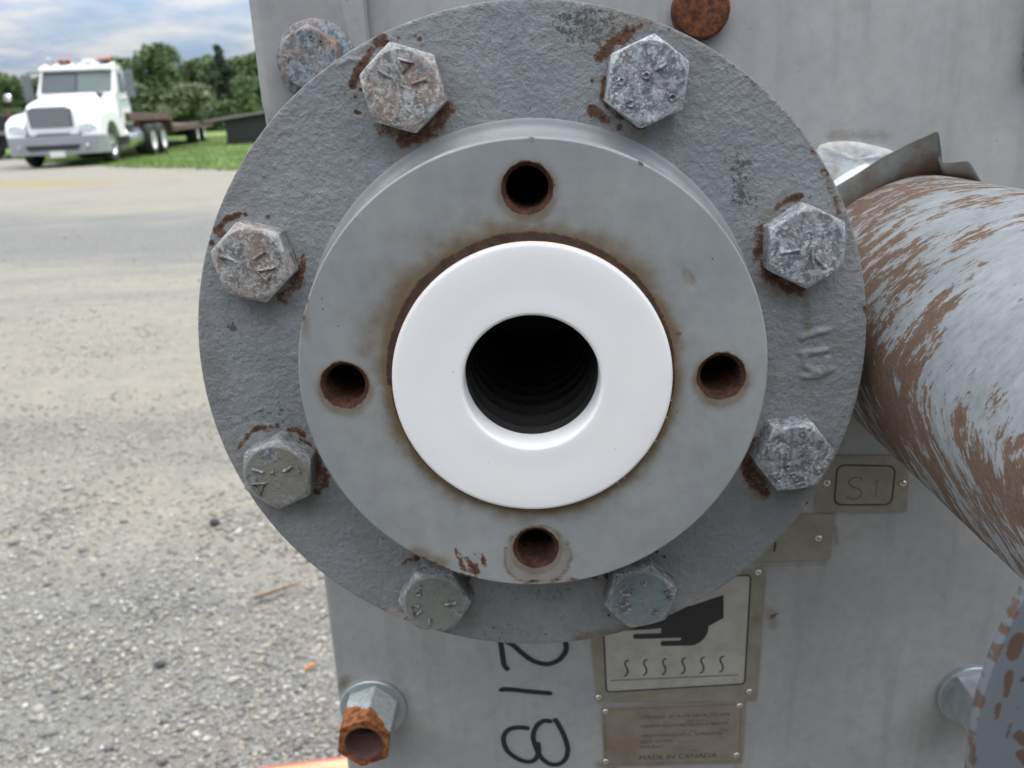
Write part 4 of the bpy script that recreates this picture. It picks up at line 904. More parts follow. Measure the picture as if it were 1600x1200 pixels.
# hand written number in black marker, turned on its side
ribbons('marker_digit', [[(-23.87, -198.89), (-23.35, -203.94), (-22.89, -210.29), (-22.25, -215.42), (-19.91, -218.83)]], 3.0, 144.75, MARKER, panel)
ribbons('marker_digit', [[(-22.56, -198.3), (-16.83, -202.24), (-12.2, -207.43), (-5.92, -212.95), (1.56, -215.34), (8.1, -213.1), (11.98, -208.13), (12.83, -203.74), (11.63, -199.93), (7.41, -197.93)]], 3.0, 144.75, MARKER, panel)
ribbons('marker_digit', [[(-25.02, -233.25), (-23.86, -231.71), (-18.61, -231.99), (-7.73, -233.73), (4.27, -235.25)]], 3.0, 144.75, MARKER, panel)
ribbons('marker_digit', [[(-9.5, -259.3), (-15.26, -258.33), (-20.87, -259.26), (-24.39, -263.25), (-24.88, -269.13), (-22.68, -275.4), (-17.8, -280.25), (-12.26, -282.9), (-7.71, -282.04), (-4.93, -276.55), (-5.03, -268.96)], [(3.75, -254.79), (-1.22, -254.11), (-5.45, -257.78), (-7.66, -264.1), (-6.77, -270.98), (-3.9, -279.35), (0.91, -284.64), (6.32, -285.34), (10.69, -281.54), (12.2, -274.23), (10.38, -265.27), (7.24, -257.04), (4.91, -252.67)]], 3.0, 144.75, MARKER, panel)

# ================================================================= THE YARD
def make_ground():
    M = Mat('gravel_yard')
    big = M.noise(0.55, 5, 0.6, M.mapped((0.55, 1.6, 1)), dist=0.4)
    big2 = M.noise(1.7, 5, 0.62, M.mapped((0.6, 1.4, 1), 'Object', (5, 3, 0)))
    dust = M.ramp(M.math('SUBTRACT', M.math('ADD', M.math('MULTIPLY', big, 0.6), M.math('MULTIPLY', big2, 0.5)), M.math('MULTIPLY', M.attr('stony'), 0.30)), 0.26, 0.58)
    s1 = M.voro(110, out='Color'); s2 = M.voro(42, out='Color')
    sepn = M.n.new('ShaderNodeSeparateColor'); M.link(s1, sepn.inputs[0]); a = sepn.outputs[0]
    sepm = M.n.new('ShaderNodeSeparateColor'); M.link(s2, sepm.inputs[0]); b = sepm.outputs[1]
    stone = M.mix(M.ramp(a, 0.0, 1.0), (0.088, 0.09, 0.089), (0.19, 0.189, 0.182))
    stone = M.mix(M.math('MULTIPLY', M.ramp(b, 0.55, 0.9), 0.45), stone, (0.105, 0.105, 0.102))
    sand = M.mix(M.noise(60, 5, 0.7), (0.21, 0.194, 0.147), (0.285, 0.264, 0.208))
    speck = M.ramp(M.noise(75, 3, 0.6, off=(3, 1, 0)), 0.42, 0.58)
    col = M.mix(M.math('MULTIPLY', dust, M.math('SUBTRACT', 1.0, M.math('MULTIPLY', speck, 0.45))), stone, sand)
    mot = M.noise(9, 5, 0.68, M.mapped((0.7, 1.3, 1), 'Object', (2, 8, 0)))
    col = M.mix(M.ramp(mot, 0.36, 0.66, 0.0, 0.38), col, (0.13, 0.125, 0.115))
    dry = M.attr('dry')
    col = M.mix(dry, col, (0.22, 0.175, 0.09))
    nb = M.bump(M.voro(110), 0.9, 0.006, M.bump(M.noise(22, 5, 0.6), 0.5, 0.02))
    return M.done(col, 0.9, 0.0, nb)
GROUND = make_ground()
gx = np.concatenate([[-400, -200, -100, -60], np.linspace(-34, 6, 160), [20, 60, 150, 400]])
gy = np.concatenate([[-200, -60, -20, -5], np.linspace(-1.5, 30, 190), [40, 60, 120, 300, 700]])
GX, GY = np.meshgrid(gx, gy)
GZ = 0.012 * fbm(GX / 1.3, GY / 1.3, 3, 30) - 0.004
GZ *= (np.abs(GX) < 36) * (GY < 31) * (GY > -2) * sstep(0, 1.2, np.hypot(GX, GY - 0.3))
dry = np.maximum(1 - sstep(0.3, 1.1, dist_poly(GX / 1.0, GY, [(-11.8, 17.6), (-10.4, 17.2), (-9.2, 16.6), (-8.6, 16.5)]) + 0.4 * fbm(GX * 1.5, GY * 1.5, 3, 4)), 0) * 0.75
yw = GY + 0.18 * GX + 0.6 * fbm(GX / 3, GY / 3, 2, 77)
stony = np.clip(np.exp(-((yw - 7.7) / 2.1) ** 2) + 0.55 * (1 - sstep(1.2, 2.2, yw + 0.2)) + 0.45 * np.exp(-((yw - 2.3) / 0.25) ** 2), 0, 1)
g = mesh_obj('ground', np.stack([GX, GY, GZ], -1).reshape(-1, 3), grid_faces(len(gy), len(gx), False), GROUND, attrs={'dry': dry.ravel(), 'stony': stony.ravel()})
structure(g)

# added unseen corrugated blocker behind the camera; cuts low sky and bounce light
BLOCKERM = simple('blocker_dark_steel', (0.06, 0.06, 0.058), 0.7, 0.0, 0.25, 3)
prof = []
for k in range(181):
    x = -3.6 + k * 0.05
    prof.append((x, -1.95 + (0.02 if k % 4 in (1, 2) else 0.0)))
wl_ = MB().prism_z(prof + [(x, y - 0.012) for x, y in reversed(prof)], 0.0, 2.05)
structure(wl_.build('light_blocker', BLOCKERM))

# loose stones of the gravel, real geometry over the near yard
def stones():
    ico_v = []
    t = (1 + 5 ** 0.5) / 2
    for a in (-1, 1):
        for b in (-t, t): ico_v += [(a, b, 0), (0, a, b), (b, 0, a)]
    bm = bmesh.new(); bmesh.ops.create_icosphere(bm, subdivisions=1, radius=1.0)
    iv = np.array([v.co[:] for v in bm.verts]); itf = np.array([[v.index for v in f.verts] for f in bm.faces]); bm.free()
    N = 60000
    yy = 0.7 + 8.0 * rng.random(N * 3) ** 2.6
    lo, hi = -0.30 - 0.80 * yy, -0.25 * yy - 0.02
    xx = lo + (hi - lo) * rng.random(N * 3)
    edge_ = rng.random(N * 3) < 0.10; xx = np.where(edge_, lo - 0.9 * rng.random(N * 3) ** 1.5, xx)
    dens = 0.35 + 1.3 * fbm(xx * 0.8, yy * 1.7, 3, 41)
    keep = rng.random(N * 3) < np.clip((dens + 0.05) * (1.1 - 0.20 * yy), 0.03, 1)
    xx, yy = xx[keep][:N], yy[keep][:N]; n = len(xx)
    size = 0.0019 + 0.0050 * rng.random(n) ** 2.8 + 0.007 * (rng.random(n) < 0.03) * rng.random(n)
    size *= 0.75 + 0.18 * yy ** 0.7
    sc_ = np.stack([size * rng.uniform(0.8, 1.6, n), size * rng.uniform(0.7, 1.2, n), size * rng.uniform(0.45, 0.85, n)], -1)
    ang = rng.random(n) * 6.283
    pert = 1 + 0.28 * rng.standard_normal((n, len(iv), 1)).clip(-1, 1)
    v = iv[None] * pert * sc_[:, None, :]
    c, s = np.cos(ang)[:, None], np.sin(ang)[:, None]
    X = v[..., 0] * c - v[..., 1] * s + xx[:, None]; Y = v[..., 0] * s + v[..., 1] * c + yy[:, None]
    Z = v[..., 2] + (sc_[:, 2] * 0.35)[:, None] + 0.0
    Z += (0.012 * fbm(xx / 1.3, yy / 1.3, 3, 30) - 0.004)[:, None]
    tone = rng.choice(5, n, p=[0.34, 0.3, 0.17, 0.12, 0.07])
    pal = np.array([(0.19, 0.189, 0.18), (0.25, 0.243, 0.224), (0.285, 0.258, 0.21), (0.14, 0.14, 0.137), (0.38, 0.37, 0.35)])
    far_ = sstep(1.6, 2.8, yy)[:, None]
    colr = pal[tone] * (1 - far_ * 0.75) + np.array([0.235, 0.217, 0.178]) * far_ * 0.75
    colr = colr * rng.uniform(0.75, 1.25, (n, 1))
    M = Mat('gravel_stone'); m_ = M.done(M.attr('tone', True), 0.85)
    V = np.stack([X, Y, Z], -1).reshape(-1, 3)
    F = (itf[None] + (np.arange(n) * len(iv))[:, None, None]).reshape(-1, 3)
    me = bpy.data.meshes.new('gravel')
    me.vertices.add(len(V)); me.vertices.foreach_set('co', V.astype(np.float32).ravel())
    me.loops.add(F.size); me.loops.foreach_set('vertex_index', F.astype(np.int32).ravel())
    me.polygons.add(len(F)); me.polygons.foreach_set('loop_start', np.arange(0, F.size, 3, dtype=np.int32))
    me.update(calc_edges=True)
    a = me.attributes.new('tone', 'FLOAT_COLOR', 'POINT')
    a.data.foreach_set('color', np.repeat(np.column_stack([colr, np.ones(n)]), len(iv), 0).astype(np.float32).ravel())
    me.materials.append(m_)
    o = bpy.data.objects.new('gravel', me); COL.objects.link(o); stuff(o)
    return o
stones()
def rock(name, label, x, y, s, mat, squash=0.6, seed=0, rotz=0.0):
    bm = bmesh.new(); bmesh.ops.create_icosphere(bm, subdivisions=2, radius=1.0)
    for v in bm.verts:
        p = np.array(v.co); k = 1 + 0.35 * float(fbm(np.array([p[0] * 1.3 + seed]), np.array([p[1] * 1.3 + p[2]]), 2, seed)[0])
        v.co = Vector((p[0] * s[0] * k, p[1] * s[1] * k, p[2] * s[2] * k))
    me = bpy.data.meshes.new(name); bm.to_mesh(me); bm.free(); me.materials.append(mat)
    o = bpy.data.objects.new(name, me); COL.objects.link(o); o.location = (x, y, s[2] * 0.5); o.rotation_euler = (0, 0, rotz)
    return tag(o, label, 'stone')
STONE_D = simple('dark_stone', (0.06, 0.06, 0.062), 0.9, 0, 0.3, 60)
rock('stone', 'dark stone on the gravel beside the flange rim', -0.933, 1.894, (0.016, 0.011, 0.010), STONE_D, seed=3)
rock('stone', 'dark angular stone on the gravel left of the rusted nut', -0.82, 1.246, (0.013, 0.009, 0.008), STONE_D, seed=5)
# the broken stick
WOODG = simple('weathered_stick', (0.22, 0.165, 0.115), 0.85, 0, 0.3, 90)
st = MB().tube([(-0.690, 1.484, 0.012), (-0.662, 1.500, 0.013), (-0.630, 1.522, 0.013), (-0.597, 1.543, 0.011)], [0.0065, 0.0062, 0.005, 0.0032], 7)
tag(st.build('stick', WOODG, smooth=True), 'short brown stick lying on the gravel', 'stick')
CHIP = simple('orange_chip', (0.50, 0.20, 0.05), 0.7, 0, 0.2, 60)
ch = MB().tube([(-0.500, 1.212, 0.007), (-0.492, 1.221, 0.009), (-0.483, 1.232, 0.007)], [0.0036, 0.0042, 0.0024], 6)
tag(ch.build('plastic_chip', CHIP), 'small orange chip on the gravel left of the machine', 'chip')

# timber skids under the machine
def skid(y0, y1, label, group=None):
    M = Mat('skid_timber')
    n = M.noise(14, 5, 0.65, M.mapped((1, 14, 14)))
    wood = M.mix(M.ramp(n, 0.35, 0.7), (0.36, 0.27, 0.155), (0.50, 0.40, 0.25))
    c = M.mix(M.math('MULTIPLY', M.ramp(M.attr('red'), 0.4, 0.6), M.ramp(M.noise(60, 4, 0.6), 0.25, 0.4)), wood, (0.36, 0.105, 0.08))
    mat = M.done(c, 0.8, 0, M.bump(n, 0.4, 0.002))
    xs = np.linspace(-0.75, 0.75, 60); V, red = [], []
    prof = [(y0, 0.0), (y0, 0.138), (y0 + 0.004, 0.142), (y1 - 0.014, 0.142), (y1 - 0.004, 0.142), (y1, 0.138), (y1, 0.0)]
    rr = [0, 0, 0, 0.2, 1, 1, 1]
    for x in xs:
        for (y, z), r in zip(prof, rr): V.append((x, y + (x - 0.0) * 0.16, z)); red.append(r)
    f = grid_faces(len(xs), len(prof), True).tolist(); f += [list(range(len(prof))), [len(V) - 1 - k for k in range(len(prof))]]
    o = mesh_obj('timber_skid', V, f, mat, attrs={'red': red}, smooth=False)
    return tag(o, label, 'timber')
skid(0.75, 0.868, 'timber skid with a red painted edge under the rear of the machine')

# grass field beyond the gravel
def lawn():
    edge = [(-34, 42), (-26, 39.5), (-19.4, 32.4), (-16.5, 28.6), (-14.2, 26.0), (-12.6, 24.4), (-11.4, 23.1), (-10.3, 21.9), (-8.2, 20.4), (-5.9, 18.2), (-2, 15.5), (3, 13.5), (12, 12), (60, 11), (300, 11)]
    ex = np.array([e[0] for e in edge]); ey = np.array([e[1] for e in edge])
    xs = np.concatenate([np.linspace(-34, 3, 380), np.linspace(4, 300, 20)])
    base = np.interp(xs, ex, ey) + 0.35 * fbm(xs * 0.7, xs * 0, 4, 51)
    far = [0, 0.5, 1.5, 4, 9, 18, 40, 90, 200, 500]
    V = np.stack([np.repeat(xs[None], len(far), 0), np.stack([base + f for f in far]), np.full((len(far), len(xs)), 0.018)], -1).reshape(-1, 3)
    V[:, 2] += 0.0 + 0.03 * np.maximum(0, fbm(V[:, 0] / 4, V[:, 1] / 4, 2, 6)) * (V[:, 1] > 0)
    M = Mat('grass_turf')
    a = M.noise(0.35, 5, 0.6); b = M.noise(14, 4, 0.7)
    c = M.mix(M.ramp(a, 0.35, 0.65), (0.070, 0.130, 0.020), (0.115, 0.185, 0.032))
    c = M.mix(M.math('MULTIPLY', M.ramp(b, 0.4, 0.7), 0.55), c, (0.140, 0.195, 0.045))
    mt = M.done(c, 0.9, 0, M.bump(b, 0.8, 0.03))
    o = mesh_obj('lawn', V, grid_faces(len(far), len(xs), False), mt)
    structure(o)
    # far left field beyond the gravel strip
    N = 46000
    gx_ = rng.uniform(-22, 0, N); u = rng.random(N) ** 1.6
    e_ = np.interp(gx_, ex, ey) + 0.35 * fbm(gx_ * 0.7, gx_ * 0, 4, 51)
    gy_ = e_ - 0.5 + u * 22
    keep = rng.random(N) < np.clip((gy_ - e_ + 0.6) / 1.2, 0, 1); gx_, gy_ = gx_[keep], gy_[keep]; n = len(gx_)
    h = rng.uniform(0.03, 0.085, n) * (0.7 + 0.6 * (fbm(gx_ / 1.5, gy_ / 1.5, 2, 7) + 0.4)); w = rng.uniform(0.008, 0.02, n); an = rng.random(n) * 3.14; le = rng.uniform(-0.04, 0.04, (n, 2))
    A = np.stack([gx_ - w * np.cos(an), gy_ - w * np.sin(an), np.zeros(n)], -1); B = np.stack([gx_ + w * np.cos(an), gy_ + w * np.sin(an), np.zeros(n)], -1)
    T = np.stack([gx_ + le[:, 0], gy_ + le[:, 1], h + 0.02], -1)
    V2 = np.stack([A, B, T], 1).reshape(-1, 3)
    colr = np.array([(0.07, 0.14, 0.02), (0.115, 0.19, 0.03), (0.16, 0.20, 0.06)])[rng.choice(3, n, p=[.45, .4, .15])] * rng.uniform(.8, 1.2, (n, 1))
    G = Mat('grass_blade'); gm = G.done(G.attr('tone', True), 0.7)
    o2 = mesh_obj('grass', V2, np.arange(3 * n).reshape(-1, 3), gm, attrs={'tone': np.repeat(colr, 3, 0)}, smooth=False)
    stuff(o2)
lawn()

# ------------------------------------------------------------------- trees
def leaf_mat(name, c1, c2):
    M = Mat(name)
    col = M.mix(M.attr('tone'), c1, c2)
    return M.done(col, 0.65, 0.0, None, Subsurface_Weight=0.0)
LEAF = {'dark': leaf_mat('leaf_dark', (0.030, 0.060, 0.017), (0.078, 0.136, 0.036)), 'mid': leaf_mat('leaf_mid', (0.040, 0.080, 0.019), (0.106, 0.175, 0.046)),
        'olive': leaf_mat('leaf_olive', (0.065, 0.098, 0.038), (0.165, 0.21, 0.095)), 'pine': leaf_mat('leaf_pine', (0.016, 0.036, 0.016), (0.045, 0.080, 0.034))}
BARK = simple('bark', (0.10, 0.075, 0.055), 0.9, 0, 0.3, 5)
def tree(name, label, cat, x, y, h, w, kind, seed, shape='round', base=0.12, group=None, nleaf=9000, leaf=0.19):
    r = np.random.default_rng(seed)
    root = empty(name, (x, y, 0)); tag(root, label, cat, group)
    nb = 70 if shape != 'cone' else 46
    blobs = []
    for k in range(nb):
        t = r.random() ** 0.8
        zc = h * (base + (0.97 - base) * t)
        if shape == 'cone': rad = w / 2 * (1.02 - t) ** 0.8
        elif shape == 'bush': rad = w / 2 * math.sqrt(max(0.05, 1 - (t * 0.95) ** 2))
        else: rad = w / 2 * math.sin(math.pi * (0.16 + 0.80 * t)) ** 0.7
        a = r.random() * 6.283; rr = rad * math.sqrt(r.random()) * 0.85
        br = (0.15 + 0.14 * r.random()) * min(w, h) * (0.9 if shape == 'cone' else 1.0) * (1.1 - (0.75 if shape == 'cone' else 0.45) * t)
        blobs.append((rr * math.cos(a), rr * math.sin(a), min(zc, h - br * 0.7), br))
    B = np.array(blobs); pb = B[:, 3] ** 2; pb /= pb.sum()
    idx = r.choice(nb, nleaf, p=pb)
    d = r.standard_normal((nleaf, 3)); d /= np.linalg.norm(d, axis=1)[:, None]
    rad = B[idx, 3] * (0.55 + 0.5 * r.random(nleaf) ** 0.6)
    c = B[idx, :3] + d * rad[:, None] * np.array([1, 1, 0.85]); c[:, 2] = np.maximum(c[:, 2], 0.1)
    nrm = d + 0.8 * r.standard_normal((nleaf, 3)); nrm /= np.linalg.norm(nrm, axis=1)[:, None]
    t1 = np.cross(nrm, r.standard_normal((nleaf, 3))); t1 /= np.linalg.norm(t1, axis=1)[:, None]; t2 = np.cross(nrm, t1)
    s = leaf * r.uniform(0.6, 1.4, nleaf)[:, None]
    q = np.stack([c - t1 * s, c - t2 * s * 0.6, c + t1 * s, c + t2 * s * 0.6], 1).reshape(-1, 3)
    tone = np.clip(0.5 + 0.35 * r.standard_normal(nb)[idx] * 0.7 + 0.22 * r.standard_normal(nleaf), 0, 1)
    mesh_obj('crown', q, np.arange(4 * nleaf).reshape(-1, 4), LEAF[kind], root, attrs={'tone': np.repeat(tone, 4)}, smooth=False)
    tr = MB(); tw = max(0.06, 0.022 * h)
    tr.tube([(0, 0, -0.1), (0.03 * w, 0, h * 0.3), (0, 0.02 * w, h * 0.6), (0, 0, h * 0.88)], [tw * 1.3, tw, tw * 0.6, tw * 0.15], 8)
    for k in range(6):
        b_ = B[r.integers(nb)]; z0 = max(h * 0.15, b_[2] * 0.6)
        tr.tube([(0, 0, z0), (b_[0] * 0.5, b_[1] * 0.5, (z0 + b_[2]) / 2 + 0.1), (b_[0], b_[1], b_[2])], [tw * 0.5, tw * 0.3, tw * 0.08], 6)
    tr.build('trunk', BARK, root, smooth=True)
    return root
GT = 'trees along the far edge of the field'
TREES = [
    ('tree', 'low rounded tree at the far left edge behind the dark trailer', -52.5, 88, 6.2, 6.0, 'mid', 'round'),
    ('tree', 'dark tree showing between the left mirror and the cab', -49.0, 90, 5.6, 4.6, 'dark', 'round'),
    ('tree', 'dark rounded tree right behind the cab mirror', -39.3, 86, 6.9, 5.2, 'dark', 'round'),
    ('tree', 'tallest broad tree above the raised deck of the flatbed', -35.4, 86, 7.9, 5.4, 'mid', 'round'),
    ('tree', 'lower tree between the tallest tree and the narrow pine', -32.4, 89, 6.6, 4.6, 'mid', 'round'),
    ('pine_tree', 'narrow dark pointed tree standing above its neighbours', -29.5, 86, 7.7, 3.6, 'pine', 'cone'),
    ('tree', 'mid green tree just right of the pointed tree', -27.4, 88, 6.6, 3.8, 'mid', 'round'),
    ('tree', 'tree beside the corner plate of the machine', -25.2, 87, 7.0, 4.6, 'dark', 'round'),
    ('tree', 'pale green tree behind the dip between the tallest tree and the pine', -33.8, 95, 7.3, 5.5, 'mid', 'round'),
    ('tree', 'broad tree behind the pointed tree', -30.2, 96, 7.2, 5.5, 'dark', 'round'),
    ('tree', 'broad tree behind the trees next to the corner plate', -27.6, 96, 7.4, 5.5, 'mid', 'round'),
    ('tree', 'dark lower tree under the gap left of the olive bush', -36.8, 80, 4.6, 4.4, 'dark', 'round'),
]
for i, (nm, lab, x, y, h, w, kind, shp) in enumerate(TREES):
    tree(nm, lab, 'tree', x, y, h, w * (1.25 if shp == 'round' else 1.1), kind, 100 + i, shp, base=0.05, group=GT, nleaf=11000)
tree('bush', 'pale olive rounded bush behind the flatbed trailer', 'bush', -29.2, 76, 3.9, 6.2, 'olive', 200, 'bush', 0.02, None, 8000, 0.14)
tree('bush', 'green bush above the tilted trailer', 'bush', -23.6, 76, 4.2, 5.0, 'mid', 201, 'bush', 0.02, None, 7000, 0.14)
tree('bush', 'dark low bush behind the trailer wheels', 'bush', -33.6, 74, 2.6, 4.6, 'dark', 202, 'bush', 0.02, None, 3000, 0.15)
tree('bush', 'low bush between the two trailers', 'bush', -25.6, 73, 2.4, 4.0, 'dark', 203, 'bush', 0.02, None, 3000, 0.15)
tree('bush', 'low dark bush at the far left behind the dark trailer', 'bush', -46, 78, 2.6, 7.0, 'dark', 204, 'bush', 0.02, None, 3000, 0.16)

# the wood goes on at both sides of the trees one can tell apart
def treeline():
    r = np.random.default_rng(77); V, tn = [], []
    for (xa, xb) in ((-160, -54), (-22, 120)):
        n = int((xb - xa) * 300); x = r.uniform(xa, xb, n)
        top = 5.6 + 1.5 * fbm(x / 5.0, x * 0, 3, 31) * 1.6; z = top * r.random(n) ** 0.7; y = 92 + r.uniform(-3.5, 3.5, n) * np.sqrt(np.maximum(0.05, 1 - (z / (top + .3)) ** 2))
        c = np.stack([x, y, z], -1); a = r.standard_normal((n, 3)); a /= np.linalg.norm(a, axis=1)[:, None]; b = np.cross(a, r.standard_normal((n, 3))); b /= np.linalg.norm(b, axis=1)[:, None]
        sz = 0.30 * r.uniform(.6, 1.4, n)[:, None]
        V.append(np.stack([c - a * sz, c - b * sz * .6, c + a * sz, c + b * sz * .6], 1).reshape(-1, 3)); tn.append(np.clip(0.45 + 0.8 * fbm(x / 3, z / 2, 2, 9) + 0.2 * r.standard_normal(n), 0, 1))
    V = np.concatenate(V); t_ = np.repeat(np.concatenate(tn), 4)
    stuff(mesh_obj('woods', V, np.arange(len(V)).reshape(-1, 4), LEAF['mid'], attrs={'tone': t_}, smooth=False))
treeline()

# ------------------------------------------------------------------- truck
WHITE = simple('white_truck_paint', (0.80, 0.80, 0.80), 0.25, 0, 0.02, 2)
GLASS = simple('dark_cab_glass', (0.055, 0.075, 0.085), 0.06, 0.0, 0.15, 1.2)
GLASS2 = simple('painted_reflection_glass', (0.095, 0.125, 0.12), 0.1, 0.0, 0.3, 2.2)  # lighter base colour paints a reflection into one windshield half
for _g in (GLASS, GLASS2): _g.node_tree.nodes['Principled BSDF'].inputs['Specular IOR Level'].default_value = 0.25
GREYPL = simple('grey_bumper_plastic', (0.26, 0.275, 0.29), 0.5, 0, 0.08, 3)
BLACK = simple('black_chassis', (0.016, 0.016, 0.017), 0.6, 0, 0.2, 5)
TYRE = simple('tyre_rubber', (0.022, 0.022, 0.023), 0.85, 0, 0.2, 8)
CHROME = simple('bright_metal', (0.62, 0.63, 0.65), 0.22, 0.9, 0.05, 3)
RIMW = simple('white_wheel_rim', (0.72, 0.72, 0.71), 0.35, 0.2, 0.05, 5)
AMBER = simple('amber_lens', (0.55, 0.14, 0.04), 0.3, 0, 0.1, 5)
LAMP = simple('headlamp_lens', (0.62, 0.66, 0.68), 0.12, 0.1, 0.15, 9)
MIRR = simple('mirror_housing', (0.13, 0.145, 0.16), 0.35, 0, 0.1, 5)
DOORBLUE = simple('faded_door_lettering', (0.45, 0.56, 0.66), 0.4, 0, 0.3, 12)
PLATEW = simple('licence_plate', (0.66, 0.67, 0.66), 0.4, 0, 0.1, 30)
truck = empty('truck', (-12.9, 24.25, 0), math.radians(8.6))
tag(truck, 'white day cab truck tractor with grey bumper and amber roof beacons', 'truck')
T = truck
cab = MB()
side = [(2.58, 1.0), (2.58, 2.60), (2.50, 2.78), (2.1, 2.80), (1.72, 2.70), (1.66, 2.58), (1.22, 1.93), (1.2, 1.0)]
def cabw(z): return 1.10 - max(0, z - 1.9) * 0.10
cab.loft([[(-cabw(z) + 0.07, y, z) for y, z in side], [(-cabw(z), y + 0.03 * (1 if y < 2 else -1), z) for y, z in side], [(cabw(z), y + 0.03 * (1 if y < 2 else -1), z) for y, z in side], [(cabw(z) - 0.07, y, z) for y, z in side]])
cab.build('cab', WHITE, T, smooth=True, sharp=40, bevel=0.03)
def pane(name, xa, xb, mat):
    m_ = MB(); y0, z0, y1, z1 = 1.245, 1.985, 1.635, 2.545
    k = 0.03; dn = Vector((0, -(z1 - z0), (y1 - y0))).normalized()
    def p(x, y, z, o): return (x, y + dn.y * o, z + dn.z * o)
    top, bot = 0.985, 1.0
    q = [(xa * bot, y0, z0), (xb * bot, y0, z0), (xb * top, y1, z1), (xa * top, y1, z1)]
    m_.loft([[p(*a, -0.01) for a in q], [p(*a, 0.022) for a in q]])
    return m_.build(name, mat, T, bevel=0.008)
pane('windshield_pane', -0.97, -0.02, GLASS); pane('windshield_pane', 0.02, 0.97, GLASS2)['label'] = 'windshield half with pale reflection painted into the glass'
MB().box(-0.018, 0.018, 1.222, 1.25, 1.985, 2.0).loft([[(-0.018, 1.21, 1.99), (0.018, 1.21, 1.99), (0.018, 1.255, 1.98), (-0.018, 1.255, 1.98)], [(-0.018, 1.60, 2.55), (0.018, 1.60, 2.55), (0.018, 1.645, 2.54), (-0.018, 1.645, 2.54)]]).build('windshield_post', BLACK, T)
MB().loft([[(-1.0, 1.60, 2.56), (1.0, 1.60, 2.56), (1.0, 1.70, 2.72), (-1.0, 1.70, 2.72)], [(-1.02, 1.50, 2.60), (1.02, 1.50, 2.60), (1.01, 1.52, 2.68), (-1.01, 1.52, 2.68)]]).build('sun_visor', WHITE, T, bevel=0.02)
for sx in (-1, 1):
    w0 = cabw(1.95); w1 = cabw(2.55)
    dpoly = [(1.30, 1.06), (2.30, 1.06), (2.30, 2.62), (1.78, 2.62), (1.30, 1.93)]
    d_ = MB().loft([[(sx * (cabw(z) - 0.02), y, z) for y, z in dpoly], [(sx * (cabw(z) + 0.014), y, z) for y, z in dpoly]])
    dd = d_.build('door', WHITE, T, bevel=0.01)
    wpoly = [(1.55, 1.95), (2.20, 1.95), (2.20, 2.52), (1.82, 2.52)]
    MB().loft([[(sx * (cabw(z)), y, z) for y, z in wpoly], [(sx * (cabw(z) + 0.024), y, z) for y, z in wpoly]]).build('window', GLASS, dd)
    MB().box(sx * 1.114 - 0.012, sx * 1.114 + 0.012, 2.10, 2.24, 1.60, 1.64).build('handle', CHROME, dd)
    MB().loft([[(sx * 1.112, 1.55, 1.55), (sx * 1.112, 2.1, 1.55), (sx * 1.112, 2.1, 1.72), (sx * 1.112, 1.55, 1.72)], [(sx * 1.117, 1.55, 1.55), (sx * 1.117, 2.1, 1.55), (sx * 1.117, 2.1, 1.72), (sx * 1.117, 1.55, 1.72)]]).build('door_lettering', DOORBLUE, dd)
    # hooded fender with wheel arch
    pr = [(-1.12, 0.80), (-1.10, 1.02), (-0.98, 1.20), (-0.60, 1.36), (0.0, 1.44), (0.55, 1.40), (0.95, 1.22), (1.20, 1.02), (1.22, 0.72), (0.66, 0.72)]
    pr += [(0.62 * math.cos(a), 0.56 + 0.62 * math.sin(a)) for a in np.linspace(0.25, math.pi - 0.25, 12)] + [(-0.64, 0.72), (-0.68, 0.80)]
    MB().loft([[(sx * 0.72, y, z) for y, z in pr], [(sx * 1.12, y, z) for y, z in pr], [(sx * 1.20, y * 0.985, 0.56 + (z - 0.56) * 0.965) for y, z in pr]]).build('fender', WHITE, T, smooth=True, sharp=50)
    hl = MB()
    for k, (o_, sc_) in enumerate(((0.0, 1.0), (0.035, 0.92), (0.05, 0.6))):
        pass
    hp = [(sx * 0.66, 0.90), (sx * 0.72, 1.06), (sx * 0.88, 1.14), (sx * 1.06, 1.12), (sx * 1.14, 1.02), (sx * 1.12, 0.90)]
    def hy(x): return -1.13 + 0.05 * max(0, abs(x) - 0.8) / 0.3
    hl.loft([[(x, hy(x) + 0.06, z) for x, z in hp], [(x, hy(x) - 0.012, z) for x, z in hp], [(x * 0.985 + sx * 0.012, hy(x) - 0.035, 1.0 + (z - 1.0) * 0.85) for x, z in hp]])
    hl.build('headlight', LAMP, T, smooth=True, sharp=40)
# hood
hood = MB(); rings = []
for y, hw, zt, zl in ((1.24, 0.86, 1.95, 1.0), (0.6, 0.80, 1.90, 1.0), (0.0, 0.76, 1.84, 1.0), (-0.55, 0.72, 1.76, 0.95), (-0.92, 0.68, 1.68, 0.86), (-1.06, 0.65, 1.60, 0.84), (-1.10, 0.62, 1.44, 0.84)):
    rings.append([(-hw, y, zl), (-hw, y, zt - 0.22), (-hw + 0.08, y, zt - 0.08), (-hw * 0.6, y, zt - 0.015), (0, y, zt), (hw * 0.6, y, zt - 0.015), (hw - 0.08, y, zt - 0.08), (hw, y, zt - 0.22), (hw, y, zl)])
hood.loft(rings).build('hood', WHITE, T, smooth=True, sharp=45)
gr = MB().prism_y([(-0.54, 1.04), (0.54, 1.04), (0.56, 1.48), (0.44, 1.54), (-0.44, 1.54), (-0.56, 1.48)], -1.14, -1.08).build('grille', simple('grille_core', (0.10, 0.105, 0.115), 0.5, 0.3), T)
for k in range(8):
    z = 1.075 + k * 0.053
    MB().box(-0.51, 0.51, -1.165, -1.138, z, z + 0.020).build('grille_bar', CHROME, gr)
MB().box(-0.42, 0.42, -1.15, -1.10, 0.855, 0.895).build('air_slot', GREYPL, T)
